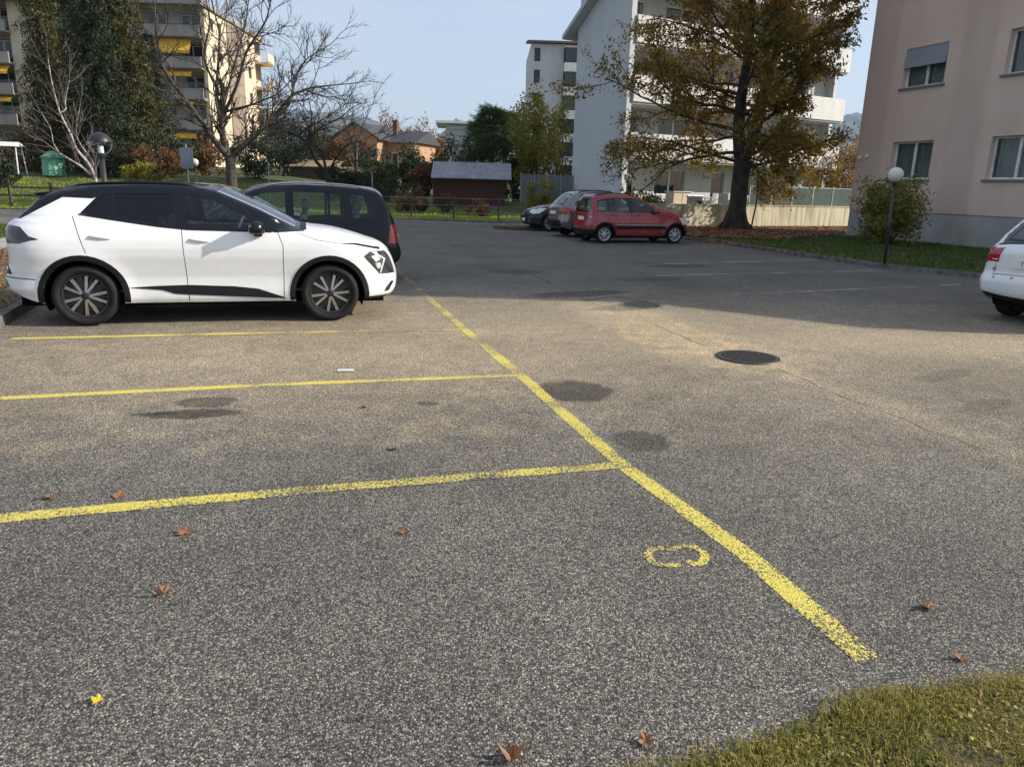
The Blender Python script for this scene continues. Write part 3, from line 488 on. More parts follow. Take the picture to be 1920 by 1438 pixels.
def smooth_line(P, step=.03, win=2, it=2):
    # resample a polyline of (x, z, tag) evenly and round its corners a little
    out_ = []
    for a, b in zip(P[:-1], P[1:]):
        d = math.hypot(b[0] - a[0], b[1] - a[1]); k = max(1, int(round(d / step)))
        for i in range(k): out_.append((a[0] + (b[0] - a[0]) * i / k, a[1] + (b[1] - a[1]) * i / k, a[2]))
    out_.append(P[-1]); A = np.array([(p[0], p[1]) for p in out_]); tg = [p[2] for p in out_]
    for _ in range(it):
        B = A.copy()
        for i in range(1, len(A) - 1):
            k = min(win, i, len(A) - 1 - i); B[i] = A[i - k:i + k + 1].mean(0)
        A = B
    return A, tg
def arc(cx, cz, r, a0, a1, n): return [(cx + r * math.cos(R(a0 + (a1 - a0) * i / n)), cz + r * math.sin(R(a0 + (a1 - a0) * i / n))) for i in range(n + 1)]
def seam(pts, wd=.008):
    L_ = []; R_ = []
    for i, p in enumerate(pts):
        a = pts[max(i - 1, 0)]; b = pts[min(i + 1, len(pts) - 1)]; dx, dz = b[0] - a[0], b[1] - a[1]; q = math.hypot(dx, dz)
        L_.append((p[0] - dz / q * wd / 2, p[1] + dx / q * wd / 2)); R_.append((p[0] + dz / q * wd / 2, p[1] - dx / q * wd / 2))
    return L_ + R_[::-1]
def tyre_data(r, wd, rr):
    pr = [(rr, -wd * .36), (rr + .012, -wd * .44), ((r + rr) / 2, -wd * .52), (r - .03, -wd * .48), (r - .006, -wd * .40)]
    for g in (-.22, 0, .22): pr += [(r, wd * (g - .07)), (r - .008, wd * (g - .02)), (r - .008, wd * (g + .02)), (r, wd * (g + .07))]
    pr += [(r - .006, wd * .40), (r - .03, wd * .48), ((r + rr) / 2, wd * .52), (rr + .012, wd * .44), (rr, wd * .36)]
    return MB().lathe(pr, 48, axis='y').data('tyre', CM['rubber'], True)
def rim_data(rr, wd, style):
    # outer face at -y ; material 0 bright, 1 dark
    mb = MB(); o = -wd * .34
    mb.lathe([(rr, wd * .36), (rr - .01, wd * .1), (rr - .015, o + .02), (rr, o), (rr + .006, o - .006), (rr - .004, o - .014), (rr - .022, o - .008), (rr - .03, o + .02), (rr - .035, wd * .2), (.05, wd * .2)], 48, 1 if style == 'twin' else 0, axis='y')
    ns = {'twin': 5, 'nine': 9, 'ten': 7}[style]
    def spoke(a, w0, w1, yo, mi, r0=.035, r1=None, skew=0):
        r1 = r1 or rr - .018; ca, sa = math.cos(a), math.sin(a); ca2, sa2 = math.cos(a + skew), math.sin(a + skew); V = []
        for (rad, ww, y, c_, s_) in ((r0, w0, yo + .0, ca, sa), (r1, w1, yo + .012, ca2, sa2)):
            for (q, yy) in ((-1, y + .03), (-.7, y), (.7, y), (1, y + .03)): V.append((rad * c_ - q * ww / 2 * s_, yy, rad * s_ + q * ww / 2 * c_))
        mb.add(V, [(0, 4, 5, 1), (1, 5, 6, 2), (2, 6, 7, 3), (0, 3, 7, 4)], mi)
    for i in range(ns):
        a = 2 * math.pi * i / ns + R(90)
        if style == 'twin':
            spoke(a - .10, .03, .05, o - .010, 0, skew=-.16); spoke(a + .10, .03, .05, o - .010, 0, skew=.16)
            spoke(a + math.pi / 5, .075, .10, o + .008, 1); spoke(a, .05, .03, o + .004, 1)
        else: spoke(a, .045, .055, o - .004, 0)
    mb.lathe([(.0, o - .018), (.025, o - .018), (.05, o - .006), (.06, o + .03)], 24, 1 if style == 'twin' else 0, axis='y')
    mb.lathe([(.0, o + .05), (.14, o + .05), (.14, o + .075)], 24, 1, axis='y')       # brake disc
    return mb.data('rim', [CM['rim'] if style == 'twin' else CM['hubcap'], CM['rimdark']], False)
def seat_data():
    mb = MB()
    def pad(pts, y0, y1): # side polygon extruded with rounded edges
        n = len(pts); cx = sum(p[0] for p in pts) / n; cz = sum(p[1] for p in pts) / n; V = []
        for (y, s) in ((y0, .86), (y0 + .04, 1), (y1 - .04, 1), (y1, .86)): V += [(cx + (p[0] - cx) * s, y, cz + (p[1] - cz) * s) for p in pts]
        F = [tuple(range(n)), tuple(range(4 * n - 1, 3 * n - 1, -1))]
        for k in range(3): F += [(k * n + i, (k + 1) * n + i, (k + 1) * n + (i + 1) % n, k * n + (i + 1) % n) for i in range(n)]
        mb.add(V, F)
    pad([(-.28, 0), (.26, .04), (.28, .12), (.2, .17), (-.25, .13), (-.3, .08)], -.25, .25)
    pad([(-.3, .08), (-.2, .1), (-.34, .62), (-.38, .66), (-.46, .64), (-.42, .4)], -.24, .24)
    pad([(-.39, .68), (-.36, .72), (-.38, .86), (-.44, .88), (-.49, .82), (-.46, .70)], -.13, .13)
    mb.tube([(-.40, -.05, .6), (-.43, -.05, .72)], .008, 6); mb.tube([(-.40, .05, .6), (-.43, .05, .72)], .008, 6)
    return mb.data('seat', CM['seat'], True)
SEAT = seat_data()
def text_mesh(txt, size):
    cu = bpy.data.curves.new('text', 'FONT'); cu.body = txt; cu.size = size; cu.align_x = 'CENTER'; cu.align_y = 'CENTER'; cu.extrude = .0012
    o = bpy.data.objects.new('text', cu); col.objects.link(o); dg = bpy.context.evaluated_depsgraph_get(); dg.update()
    me = bpy.data.meshes.new_from_object(o.evaluated_get(dg)); bpy.data.objects.remove(o); me.materials.clear(); me.materials.append(CM['ink']); return me
class Car:
    def __init__(s, S, root):
        s.S = S; s.root = root; s.A, s.tg = smooth_line(S['top'], S.get('step', .035)); s.W = S['half']
        up = s.A; xs = np.linspace(up[:, 0].min(), up[:, 0].max(), 240); s.gx = xs; s.ztop = np.zeros_like(xs); s.zg = np.linspace(.15, up[:, 1].max(), 160); s.xr = np.full_like(s.zg, 1e9); s.xf = np.full_like(s.zg, -1e9)
        for (x0, z0), (x1, z1) in zip(up[:-1], up[1:]):
            k = (xs >= min(x0, x1) - .012) & (xs <= max(x0, x1) + .012); t = np.clip((xs[k] - x0) / (x1 - x0), 0, 1) if abs(x1 - x0) > 1e-6 else np.full(k.sum(), 1.0)
            s.ztop[k] = np.maximum(s.ztop[k], z0 + (z1 - z0) * t)
            k = (s.zg >= min(z0, z1) - .008) & (s.zg <= max(z0, z1) + .008); t = np.clip((s.zg[k] - z0) / (z1 - z0), 0, 1) if abs(z1 - z0) > 1e-6 else np.full(k.sum(), 1.0)
            xx = x0 + (x1 - x0) * t; s.xr[k] = np.minimum(s.xr[k], xx); s.xf[k] = np.maximum(s.xf[k], xx)
        ok = s.xr < 1e8; s.zg = s.zg[ok]; s.xr = s.xr[ok]; s.xf = s.xf[ok]; mid = .5 * (xs[0] + xs[-1])
        okr = s.xr < mid; s.xr = np.interp(s.zg, s.zg[okr], s.xr[okr]); okf = s.xf > mid; s.xf = np.interp(s.zg, s.zg[okf], s.xf[okf])
        z = np.linspace(0, 2, 401); pz = np.array(S['prof']); pr = np.interp(z, pz[:, 0], pz[:, 1]); kk = np.ones(9) / 9; pr2 = np.convolve(np.pad(pr, 4, 'edge'), kk, 'valid'); s.pz, s.pv = z, pr2
    def Y(s, x, z):
        x = np.asarray(x, float); z = np.asarray(z, float); S = s.S; y = s.W - np.interp(z, s.pz, s.pv)
        belt = S['belt']; g = np.clip((z - belt) / .15, 0, 1); lowz = np.minimum(z, 1.8)
        xr = np.interp(lowz, s.zg, s.xr); xf = np.interp(lowz, s.zg, s.xf)
        Lr, Wr = S.get('rearround', (.45, .24)); Lf, Wf = S.get('frontround', (.7, .30))
        for (d, L_, W_) in ((x - xr, Lr, Wr * (1 - .62 * g)), (xf - x, Lf, Wf * (1 - .85 * g))):
            t = np.clip(1 - d / L_, 0, 1); y = y - W_ * (1 - np.sqrt(np.maximum(0, 1 - t ** 2.4 * .985)))
        zt = np.interp(x, s.gx, s.ztop); Rz = S.get('roundz', .06); t = np.clip(1 - (zt - z) / Rz, 0, 1); y = y - Rz * .8 * (1 - np.sqrt(np.maximum(0, 1 - t * t * .985)))
        for wx in S['wheels']:
            r = np.hypot(x - wx, z - S['wr']); y = y + S.get('flare', .018) * np.exp(-((r - S['arch']) / .11) ** 2) * (z > S['wr'] * .4)
        return y
    def part(s, name, V, F, mat, N_=None, parent=None, smooth=True, label=None):
        me = bpy.data.meshes.new(name); me.from_pydata(V, [], F); me.materials.append(mat)
        if smooth: me.polygons.foreach_set('use_smooth', [True] * len(F))
        me.update()
        if N_ is not None: me.normals_split_custom_set_from_vertices(N_)
        o = bpy.data.objects.new(name, me); link(o, parent or s.root)
        if label: o['label'] = label
        return o
    def sides(s):
        S = s.S; bot = []; wr = S['wr']; a = S['arch']; sill = S['sill']
        # lower outline from front to rear with the two arches
        for wx in sorted(S['wheels'], reverse=True):
            ang = math.degrees(math.asin(max(-1, min(1, (sill - wr) / a)))); bot += arc(wx, wr, a, ang, 180 - ang, 22)
        outl = [tuple(p) for p in s.A] + bot; s.outl = outl
        zlo = min(p[1] for p in outl)
        polys = list(S['panels']) + [('fender_and_sill', outl, S['paint'], 0.0)]
        verts = []; edges = []
        for (nm, P, mt, ins) in polys:
            k = len(verts); PP = []
            for p, q in zip(P, P[1:] + P[:1]):   # densify edges
                n = max(1, int(math.hypot(q[0] - p[0], q[1] - p[1]) / .07)); PP += [(p[0] + (q[0] - p[0]) * i / n, p[1] + (q[1] - p[1]) * i / n) for i in range(n)]
            verts += [Vector((round(p[0], 4), round(p[1], 4))) for p in PP]; edges += [(k + i, k + (i + 1) % len(PP)) for i in range(len(PP))]
        st = S.get('grid', .05); x0, x1 = s.A[:, 0].min(), s.A[:, 0].max(); z1 = s.A[:, 1].max(); row = 0; zz = .2
        while zz < z1:
            xx = x0 + (.5 * st if row % 2 else 0)
            while xx < x1:
                if inpoly(xx, zz, outl): verts.append(Vector((xx, zz)))
                xx += st
            zz += st * .8; row += 1
        rv, re, rf, *_ = delaunay_2d_cdt(verts, edges, [], 0, 1e-4)
        RV = np.array([(v.x, v.y) for v in rv]); T = np.array([f for f in rf if len(f) == 3]); C = RV[T].mean(1)
        own = np.full(len(T), -1); inside = inpoly_np(C[:, 0], C[:, 1], outl)
        for i, (nm, P, mt, ins) in enumerate(polys):
            k = (own < 0) & inside & inpoly_np(C[:, 0], C[:, 1], P); own[k] = i
        e = .004
        Yv = s.Y(RV[:, 0], RV[:, 1]); dx = (s.Y(RV[:, 0] + e, RV[:, 1]) - s.Y(RV[:, 0] - e, RV[:, 1])) / (2 * e); dz = (s.Y(RV[:, 0], RV[:, 1] + e) - s.Y(RV[:, 0], RV[:, 1] - e)) / (2 * e)
        dx = np.clip(dx, -3, 3); dz = np.clip(dz, -3, 3)
        for sg in (-1, 1):
            made = {}
            for i, (nm, P, mt, ins) in enumerate(polys):
                t = T[own == i]
                if not len(t): continue
                u, inv = np.unique(t, return_inverse=True); inv = inv.reshape(-1, 3)
                V = [(RV[q, 0], sg * (Yv[q] - ins), RV[q, 1]) for q in u]; NN = [Vector((-dx[q], sg, -dz[q])).normalized() for q in u]
                F = [tuple(r) for r in inv]
                f0 = F[0]; a_, b_, c_ = [Vector(V[q]) for q in f0]
                if (b_ - a_).cross(c_ - a_).y * sg < 0: F = [f[::-1] for f in F]
                par = None
                for d in ('front_door', 'rear_door'):
                    if nm.startswith(d) and nm != d: pass
                if nm == 'fender_and_sill':      # one part for each separate body panel
                    par_ = list(range(len(V)))
                    def fnd(q):
                        while par_[q] != q: par_[q] = par_[par_[q]]; q = par_[q]
                        return q
                    for f in F:
                        r0_ = fnd(f[0])
                        for q in f[1:]: par_[fnd(q)] = r0_
                    comp = {}
                    for f in F: comp.setdefault(fnd(f[0]), []).append(f)
                    for fs in comp.values():
                        us = sorted({q for f in fs for q in f}); ix = {q: j for j, q in enumerate(us)}; cx_ = sum(V[q][0] for q in us) / len(us)
                        pn = 'body_side' if len(comp) == 1 else ('front_fender' if cx_ > .6 * s.S['wheels'][1] else 'rear_quarter_panel')
                        if len(fs) < 8: pn = 'panel_edge'
                        s.part(pn, [V[q] for q in us], [tuple(ix[q] for q in f) for f in fs], mt, [NN[q] for q in us])
                    continue
                o = s.part(nm.split('#')[0], V, F, mt, NN); made[nm] = o
            for child, par in S.get('sub', {}).items():
                if child in made and par in made: made[child].parent = made[par]
            # inner liner of the doors below the belt
            tt = T[inside & (C[:, 1] < S['belt'] - .03) & (C[:, 0] > S['wheels'][0] - .3) & (C[:, 0] < S['wheels'][-1] - .3)]
            u, inv = np.unique(tt, return_inverse=True); inv = inv.reshape(-1, 3)
            s.part('inner_trim', [(RV[q, 0], sg * (Yv[q] - .075), RV[q, 1]) for q in u], [tuple(r) for r in inv], CM['cabin'])
            # wheel housings
            for wx in S['wheels']:
                mb = MB(); ps = arc(wx, wr, a, -22, 202, 26); V = []; F = []
                for j, (px, pz) in enumerate(ps):
                    yy = float(s.Y(px, pz)) ; V += [(px, sg * (yy - .004), pz), (px, sg * (s.W - .42), pz)]
                    if j: F.append((2 * j - 2, 2 * j - 1, 2 * j + 1, 2 * j))
                k = len(V); V.append((wx, sg * (s.W - .42), wr)); F += [(2 * j - 1, k, 2 * j + 1) for j in range(1, len(ps))]
                s.part('wheel_housing', V, F, CM['well'], smooth=False)
    def strip_pt(s, i, v):
        A = s.A; i0 = max(i - 1, 0); i1 = min(i + 1, len(A) - 1); d = A[i1] - A[i0]; d = d / (np.linalg.norm(d) + 1e-9); n = np.array([-d[1], d[0]])
        x, z = A[i]; ye = float(s.Y(x, z)); cr = s.crown(i) * (1 - abs(v) ** 2.2)
        return np.array([x + n[0] * cr, ye * v, z + n[1] * cr]), n
    def crown(s, i):
        c = s.S['crown']; return c.get(s.tg[i], .04)
    def top(s):
        # the outline runs rear bottom -> roof -> front bottom, so its left normal points outward/up
        S = s.S; n = len(s.A); segs = []; st = 0
        # smooth the crown where one kind of panel follows another
        cr = np.array([S['crown'].get(t, .04) for t in s.tg]); k = 5; cr = np.convolve(np.pad(cr, k, 'edge'), np.ones(2 * k + 1) / (2 * k + 1), 'valid'); s._cr = cr; s.crown = lambda i: cr[i]
        for i in range(1, n):
            if s.tg[i] != s.tg[st] or i == n - 1: segs.append((s.tg[st], st, i)); st = i
        vs = np.linspace(-1, 1, 25)
        for (nm, a, b) in segs:
            g = S['glassy'].get(nm); mt = S['topmat'].get(nm, S['paint'])
            def patch(nm_, ia, ib, va, vb, mat, off, parent=None):
                V = []; F = []; NN = []; vv = [v for v in np.linspace(va, vb, 23)]
                for i in range(ia, ib + 1):
                    for v in vv:
                        p, nn = s.strip_pt(i, v); V.append(tuple(p + np.array([nn[0], 0, nn[1]]) * off))
                k = len(vv)
                for i in range(ib - ia):
                    for j in range(k - 1): F.append((i * k + j, (i + 1) * k + j, (i + 1) * k + j + 1, i * k + j + 1))
                return s.part(nm_, V, F, mat, parent=parent)
            if g:
                f = max(1, int((b - a) * .07)); pv = S.get('pillarv', .93); patch(nm + '_glass', a + f, b - f, -pv, pv, g, -.004)
                patch(nm + '_surround', a, a + f, -1, 1, CM['black'], 0); patch(nm + '_surround', b - f, b, -1, 1, CM['black'], 0); patch(nm + '_pillar', a + f, b - f, -1, -pv, S.get('pillar', mt), 0); patch(nm + '_pillar', a + f, b - f, pv, 1, S.get('pillar', mt), 0)
            else:
                o = patch(nm, a, b, -1, 1, mt, 0)
                if nm == 'roof': patch('headliner', a, b, -.98, .98, CM['cabin'], -.05)
        s.patch_z = lambda nm_, end, z0, z1, va, vb, mat, off=.004: s._pz(nm_, end, z0, z1, va, vb, mat, off)
    def _pz(s, nm, end, z0, z1, va, vb, mat, off):
        # patch over the front or rear end between two heights
        mid = s.A[:, 0].mean(); idx = [i for i in range(len(s.A)) if z0 <= s.A[i, 1] <= z1 and ((s.A[i, 0] > mid) == (end == 'front'))]
        if len(idx) < 2: return None
        V = []; F = []; vv = np.linspace(va, vb, 12); k = 12
        for i in range(idx[0], idx[-1] + 1):
            for v in vv:
                p, nn = s.strip_pt(i, v); V.append(tuple(p + np.array([nn[0], 0, nn[1]]) * off))
        for i in range(idx[-1] - idx[0]):
            for j in range(k - 1): F.append((i * k + j, (i + 1) * k + j, (i + 1) * k + j + 1, i * k + j + 1))
        return s.part(nm, V, F, mat)
    def rest(s):
        S = s.S; wr = S['tyre']; x0 = s.A[:, 0].min() + .12; x1 = s.A[:, 0].max() - .15; w_ = s.W
        rr = S.get('rimr', wr * .70); td = tyre_data(wr, S.get('tw', .22), rr); rd = rim_data(rr, S.get('tw', .22), S['rimstyle'])
        for wx in S['wheels']:
            for sg in (-1, 1):
                e = empty('wheel', (wx, sg * (w_ - S.get('tw', .22) * .5 - .012), wr), 0 if sg < 0 else math.pi); e.parent = s.root; 
                t_ = bpy.data.objects.new('tyre', td); link(t_, e); r_ = bpy.data.objects.new('rim', rd); link(r_, e); r_.rotation_euler = (0, S.get('spin', .35) + wx, 0); t_.rotation_euler = (0, 0, 0)
        mb = MB(); ub = S.get('under', .20); mb.box(x0, x1, -w_ + .30, w_ - .30, ub, ub + .1)
        mb.box(S['wheels'][0] + S['arch'] + .02, S['wheels'][1] - S['arch'] - .02, -w_ + .06, w_ - .06, ub + .02, S['sill'] + .06); mb.build('underbody', CM['well'], s.root)
        zf = S.get('floor', .34); bx0 = S['wheels'][0] - .35; bx1 = S['wheels'][1] - S['arch'] + .15
        MB().box(bx0, bx1, -w_ + .14, w_ - .14, zf, zf + .03).build('cabin_floor', CM['cabin'], s.root)
        zs = S.get('seatz', .42)
        for (sx, sy) in S['seats']:
            o = bpy.data.objects.new('seat', SEAT); link(o, s.root); o.location = (sx, sy, zs); o.scale = (1, 1, S.get('seats_s', 1))
        dx = S['dash']; d = MB(); d.prism([(dx, -w_ + .14), (dx + .55, -w_ + .2), (dx + .55, w_ - .2), (dx, w_ - .14)], zf + .2, S['belt'] - .10); bev(d.build('dashboard', CM['cabin'], s.root), .04)
        st = MB(); st.tube([(.19 * math.cos(a) * .45, .19 * math.sin(a), .19 * math.cos(a) * .9) for a in np.linspace(0, 2 * math.pi, 25)], .014, 6, cap=False); st.tube([(0, -.18, 0), (0, .18, 0)], .014, 6); st.tube([(0, 0, 0), (.2, 0, -.08)], .025, 6)
        o = st.build('steering_wheel', CM['cabin'], s.root, True); o.location = (dx - .12, .37, S['belt'] - .06)
        for sg in (-1, 1):
            mx_, mz = S['mirror']; yb = float(s.Y(mx_, mz)); me = empty('mirror', (mx_, sg * yb, mz)); me.parent = s.root; me.scale = (S.get('mirs', 1),) * 3
            q = MB(); rings = []
            for (y, sc_, xo) in ((.03, .6, .0), (.06, .95, .0), (.13, 1.0, -.005), (.18, .82, -.02), (.20, .45, -.03)):
                rings.append([(xo + sc_ * cx, sg * y, sc_ * cz) for (cx, cz) in ((.085, -.02), (.07, .045), (.02, .075), (-.06, .07), (-.07, .0), (-.06, -.055), (.02, -.06), (.07, -.05))])
            V = [p for r_ in rings for p in r_]; F = [tuple(range(8)), tuple(range(39, 31, -1))]
            for k in range(4): F += [(k * 8 + i, (k + 1) * 8 + i, (k + 1) * 8 + (i + 1) % 8, k * 8 + (i + 1) % 8) for i in range(8)]
            q.add(V, F); q.build('mirror_housing', S.get('mirmat', S['paint']), me, True)
            MB().prism([(-.05, sg * -.01), (.05, sg * -.01), (.04, sg * .10), (-.03, sg * .10)], -.08, -.045).build('mirror_foot', CM['clad'], me)
            MB().box(-.078, -.073, min(sg * .08, sg * .22), max(sg * .08, sg * .22), -.045, .06).build('mirror_glass', CM['chrome'], me)
            for (hx, hz_) in S['handles']:
                yb = float(s.Y(hx, hz_)); h = MB(); h.tube([(hx - .11, sg * (yb - .004), hz_ + .012), (hx - .08, sg * (yb + .014), hz_ + .010), (hx + .03, sg * (yb + .017), hz_), (hx + .10, sg * (yb + .008), hz_ - .008), (hx + .125, sg * (yb - .006), hz_ - .012)], [.008, .014, .015, .012, .005], 8)
                o = h.build('door_handle', S.get('handmat', S['paint']), s.root, True)
                c_ = MB(); c_.lathe([(0, 0), (.055, 0)], 16, axis='y'); 
            if 'rails' in S:
                (ra, rb, hgt, rm) = S['rails']; P_ = []; 
                for t in np.linspace(0, 1, 14):
                    x = ra + (rb - ra) * t; zt = float(np.interp(x, s.gx, s.ztop)); yy = float(s.Y(x, zt)) - .03; P_.append((x, sg * yy, zt + hgt * min(1, 6 * t, 6 * (1 - t)) + .004))
                MB().tube(P_, .016, 6).build('roof_rail', rm, s.root, True)
        for (end, z, txt, wd) in S.get('plates', []):
            idx = [i for i in range(len(s.A)) if abs(s.A[i, 1] - z) < .04 and ((s.A[i, 0] > s.A[:, 0].mean()) == (end == 'front'))]
            p, nn = s.strip_pt(idx[len(idx) // 2], 0); sx = 1 if end == 'front' else -1
            e = MB().box(-.008, .008, -wd / 2, wd / 2, -.055, .055).build('number_plate', CM['plate'], s.root); e.location = (p[0] + sx * .014, 0, z)
            if txt:
                o = bpy.data.objects.new('plate_text', text_mesh(txt, .085)); link(o, e); o.rotation_euler = (R(90), 0, R(90) * sx); o.location = (sx * .009, 0, 0)
        if 'antenna' in S:
            ax, az = S['antenna']; MB().tube([(ax, 0, az), (ax - .05, 0, az + .2), (ax - .09, 0, az + .32)], [.008, .004, .003], 6).build('antenna', CM['clad'], s.root)
def make_car(S, name, loc, heading, label, group=None):
    root = empty(name, loc, heading, label=label, cat='car', group=group); c = Car(S, root); c.sides(); c.top(); c.rest(); return root, c
def clad(wx, wr, a, wd, a0=-8, a1=188): return arc(wx, wr, a + wd, a0, a1, 20) + arc(wx, wr, a - .005, a1, a0, 20)
B, G = CM['black'], CM['glass']
# ---- white crossover with black roof
ww = (.045, 2.685); wr = .325; ar = .405
suv = dict(half=.93, belt=1.08, wheels=ww, wr=wr, tyre=.338, arch=ar, sill=.255, paint=CM['white'], grid=.034, step=.028, rimr=.243, tw=.235, rimstyle='twin', frontround=(.62, .30), rearround=(.5, .26), roundz=.055,
    prof=[(0, .10), (.2, .065), (.30, .02), (.38, .028), (.46, .040), (.54, .044), (.66, .022), (.765, .0), (.86, -.004), (.94, .006), (1.0, .024), (1.07, .055), (1.09, .07), (1.6, .305)],
    top=[(-.66, .345, 'rear_bumper'), (-.77, .385, 'rear_bumper'), (-.79, .47, 'rear_bumper'), (-.78, .56, 'rear_bumper'), (-.71, .66, 'tailgate'), (-.70, .90, 'tailgate'), (-.72, 1.06, 'tailgate'), (-.70, 1.125, 'tailgate'), (-.56, 1.175, 'rear'), (-.32, 1.425, 'roof'),
         (-.06, 1.505, 'roof'), (.2, 1.533, 'roof'), (.65, 1.553, 'roof'), (1.1, 1.546, 'roof'), (1.42, 1.51, 'windscreen'), (1.62, 1.43, 'windscreen'), (1.92, 1.30, 'windscreen'), (2.36, 1.075, 'cowl'), (2.44, 1.068, 'bonnet'), (2.66, 1.055, 'bonnet'), (2.88, 1.015, 'bonnet'), (3.12, .945, 'bonnet'), (3.32, .865, 'nose'),
         (3.41, .79, 'nose'), (3.46, .66, 'front_bumper'), (3.50, .50, 'front_bumper'), (3.49, .36, 'front_bumper'), (3.42, .275, 'front_bumper'), (3.26, .25, 'front_bumper')],
    crown={'roof': .035, 'windscreen': .07, 'rear': .05, 'bonnet': .035, 'cowl': .05, 'nose': .07, 'front_bumper': .07, 'tailgate': .03, 'rear_bumper': .03}, topmat={'roof': CM['black'], 'cowl': CM['clad']}, glassy={'windscreen': G, 'rear': CM['privacy']}, pillar=CM['silver'], pillarv=.90, mirs=1.1,  # silver pillars paint in the sky reflection along the windscreen edge
    panels=[('quarter_window', [(.115, 1.252), (.31, 1.438), (.375, 1.442), (.40, 1.203)], CM['privacy'], .006), ('rear_door_window', [(.425, 1.2), (.40, 1.445), (1.0, 1.456), (1.03, 1.118), (.85, 1.132)], CM['privacy'], .006),
        ('front_door_window', [(1.165, 1.103), (1.13, 1.452), (1.25, 1.438), (1.44, 1.385), (1.6, 1.315), (1.78, 1.215), (1.93, 1.115), (1.93, 1.095)], G, .006),
        ('window_trim', seam([(.05, 1.218), (.39, 1.165), (.84, 1.10), (1.15, 1.07), (2.05, 1.052)], .014), CM['clad'], -.003),
        ('window_surround', [(.06, 1.225), (.28, 1.462), (.6, 1.476), (1.15, 1.478), (1.3, 1.455), (1.47, 1.402), (1.65, 1.325), (2.0, 1.135), (2.10, 1.05), (1.15, 1.073), (.84, 1.103), (.39, 1.168)], B, .0),
        ('upper_panel', [(-.7, 1.41), (-.12, 1.395), (.19, 1.385), (.285, 1.43), (.6, 1.45), (1.15, 1.45), (1.31, 1.42), (1.48, 1.37), (1.66, 1.29), (2.02, 1.095), (2.08, 1.045), (2.25, 1.055), (2.42, 1.062), (2.44, 1.8), (-.7, 1.8)], B, .0),
        ('rear_quarter_trim', [(-.34, 1.42), (-.10, 1.398), (-.52, 1.165), (-.72, 1.165)], B, .0),
        ('tail_lamp', [(-1, 1.10), (-.65, 1.095), (-.52, 1.08), (-.43, .985), (-.33, .955), (-.42, .94), (-.54, .905), (-1, .905)], CM['taildark'], -.004),
        ('bumper_gap', seam([(-.9, .55), (-.42, .522)], .012), CM['seam'], .006), ('rear_vent', [(-1, .66), (-.72, .66), (-.66, .57), (-1, .575)], B, .004), ('rear_reflector', [(-1, .525), (-.74, .51), (-.71, .43), (-1, .445)], CM['taildark'], 0),
        ('arch_trim', clad(ww[0], wr, ar, .06), CM['clad'], -.006), ('arch_trim#f', clad(ww[1], wr, ar, .06), CM['clad'], -.006),
        ('side_moulding', [(.50, .428), (.79, .444), (1.12, .452), (1.61, .432), (1.87, .402), (2.16, .30), (2.16, .287), (1.10, .345), (.97, .355), (.84, .398)], CM['clad'], -.008),
        ('door_gap', seam([(-.01, 1.2), (.11, .81)]), CM['seam'], .01), ('door_gap#m', seam([(1.088, 1.075), (1.115, .27)]), CM['seam'], .01), ('door_gap#f', seam([(2.115, 1.055), (2.17, .90), (2.155, .27)]), CM['seam'], .01),
        ('bonnet_gap', seam([(2.33, 1.05), (2.55, .965), (2.83, .925), (2.95, .915)], .006), CM['seam'], .008), ('bonnet_slit', [(2.83, .93), (3.0, .908), (3.30, .845), (3.30, .872), (3.0, .93)], B, .004),
        ('daytime_strip', [(3.175, .832), (3.195, .838), (3.36, .742), (3.30, .57), (3.285, .57), (3.335, .738)], CM['lampw'], -.006), ('lamp_lens', [(3.18, .775), (3.25, .79), (3.30, .74), (3.24, .70)], CM['lampw'], -.004), ('lamp_lens#2', [(3.23, .69), (3.29, .70), (3.31, .64), (3.26, .62)], CM['lampw'], -.004), ('headlamp', [(3.09, .775), (3.18, .84), (3.7, .81), (3.7, .55), (3.28, .56), (3.22, .63)], CM['lampd'], -.002),
        ('fog_vane', [(3.335, .335), (3.40, .35), (3.47, .455), (3.43, .465), (3.36, .39)], B, .01), ('front_lip', [(3.05, .29), (3.7, .30), (3.7, .2), (3.05, .2)], CM['clad'], 0), ('rear_lip', [(-1, .40), (-.46, .355), (-.46, .2), (-1, .2)], CM['white'], 0),
        ('rear_door', [(-.01, 1.2), (.06, 1.226), (.39, 1.168), (.84, 1.103), (1.09, 1.075), (1.115, .25), (.45, .25), (.5, .45), (.40, .65), (.25, .78), (.11, .81)], CM['white'], 0.0), ('front_door', [(1.09, 1.075), (2.12, 1.05), (2.17, .90), (2.155, .25), (1.115, .25)], CM['white'], 0.0)],
    sub={'rear_door_window': 'rear_door', 'front_door_window': 'front_door', 'daytime_strip': 'headlamp', 'lamp_lens': 'headlamp', 'lamp_lens#2': 'headlamp'},
    handles=[(.26, .978), (1.27, .952)], mirror=(1.90, 1.095), mirmat=B, seats=[(.35, -.37), (.35, .37), (1.22, -.37), (1.22, .37)], seatz=.55, dash=1.72, rails=(.0, 1.25, .012, CM['clad']), plates=[('rear', .80, 'TI 284317', .5)], floor=.36)
HD = math.atan2(.73, 2.56)
p0 = gnd(165, 613); nrm = Vector((-math.sin(HD), math.cos(HD), 0)); ux = Vector((math.cos(HD), math.sin(HD), 0))
rt, C_ = make_car(suv, 'parked_car', p0 + nrm * .93 - ux * .045, HD, 'white crossover with black roof, parked sunlit beyond the yellow lines')
C_.patch_z('grille', 'front', .58, .80, -.66, .66, CM['clad']); C_.patch_z('lower_grille', 'front', .33, .47, -.7, .7, CM['clad']); C_.patch_z('light_bar', 'rear', .93, 1.08, -1, 1, CM['taildark'])
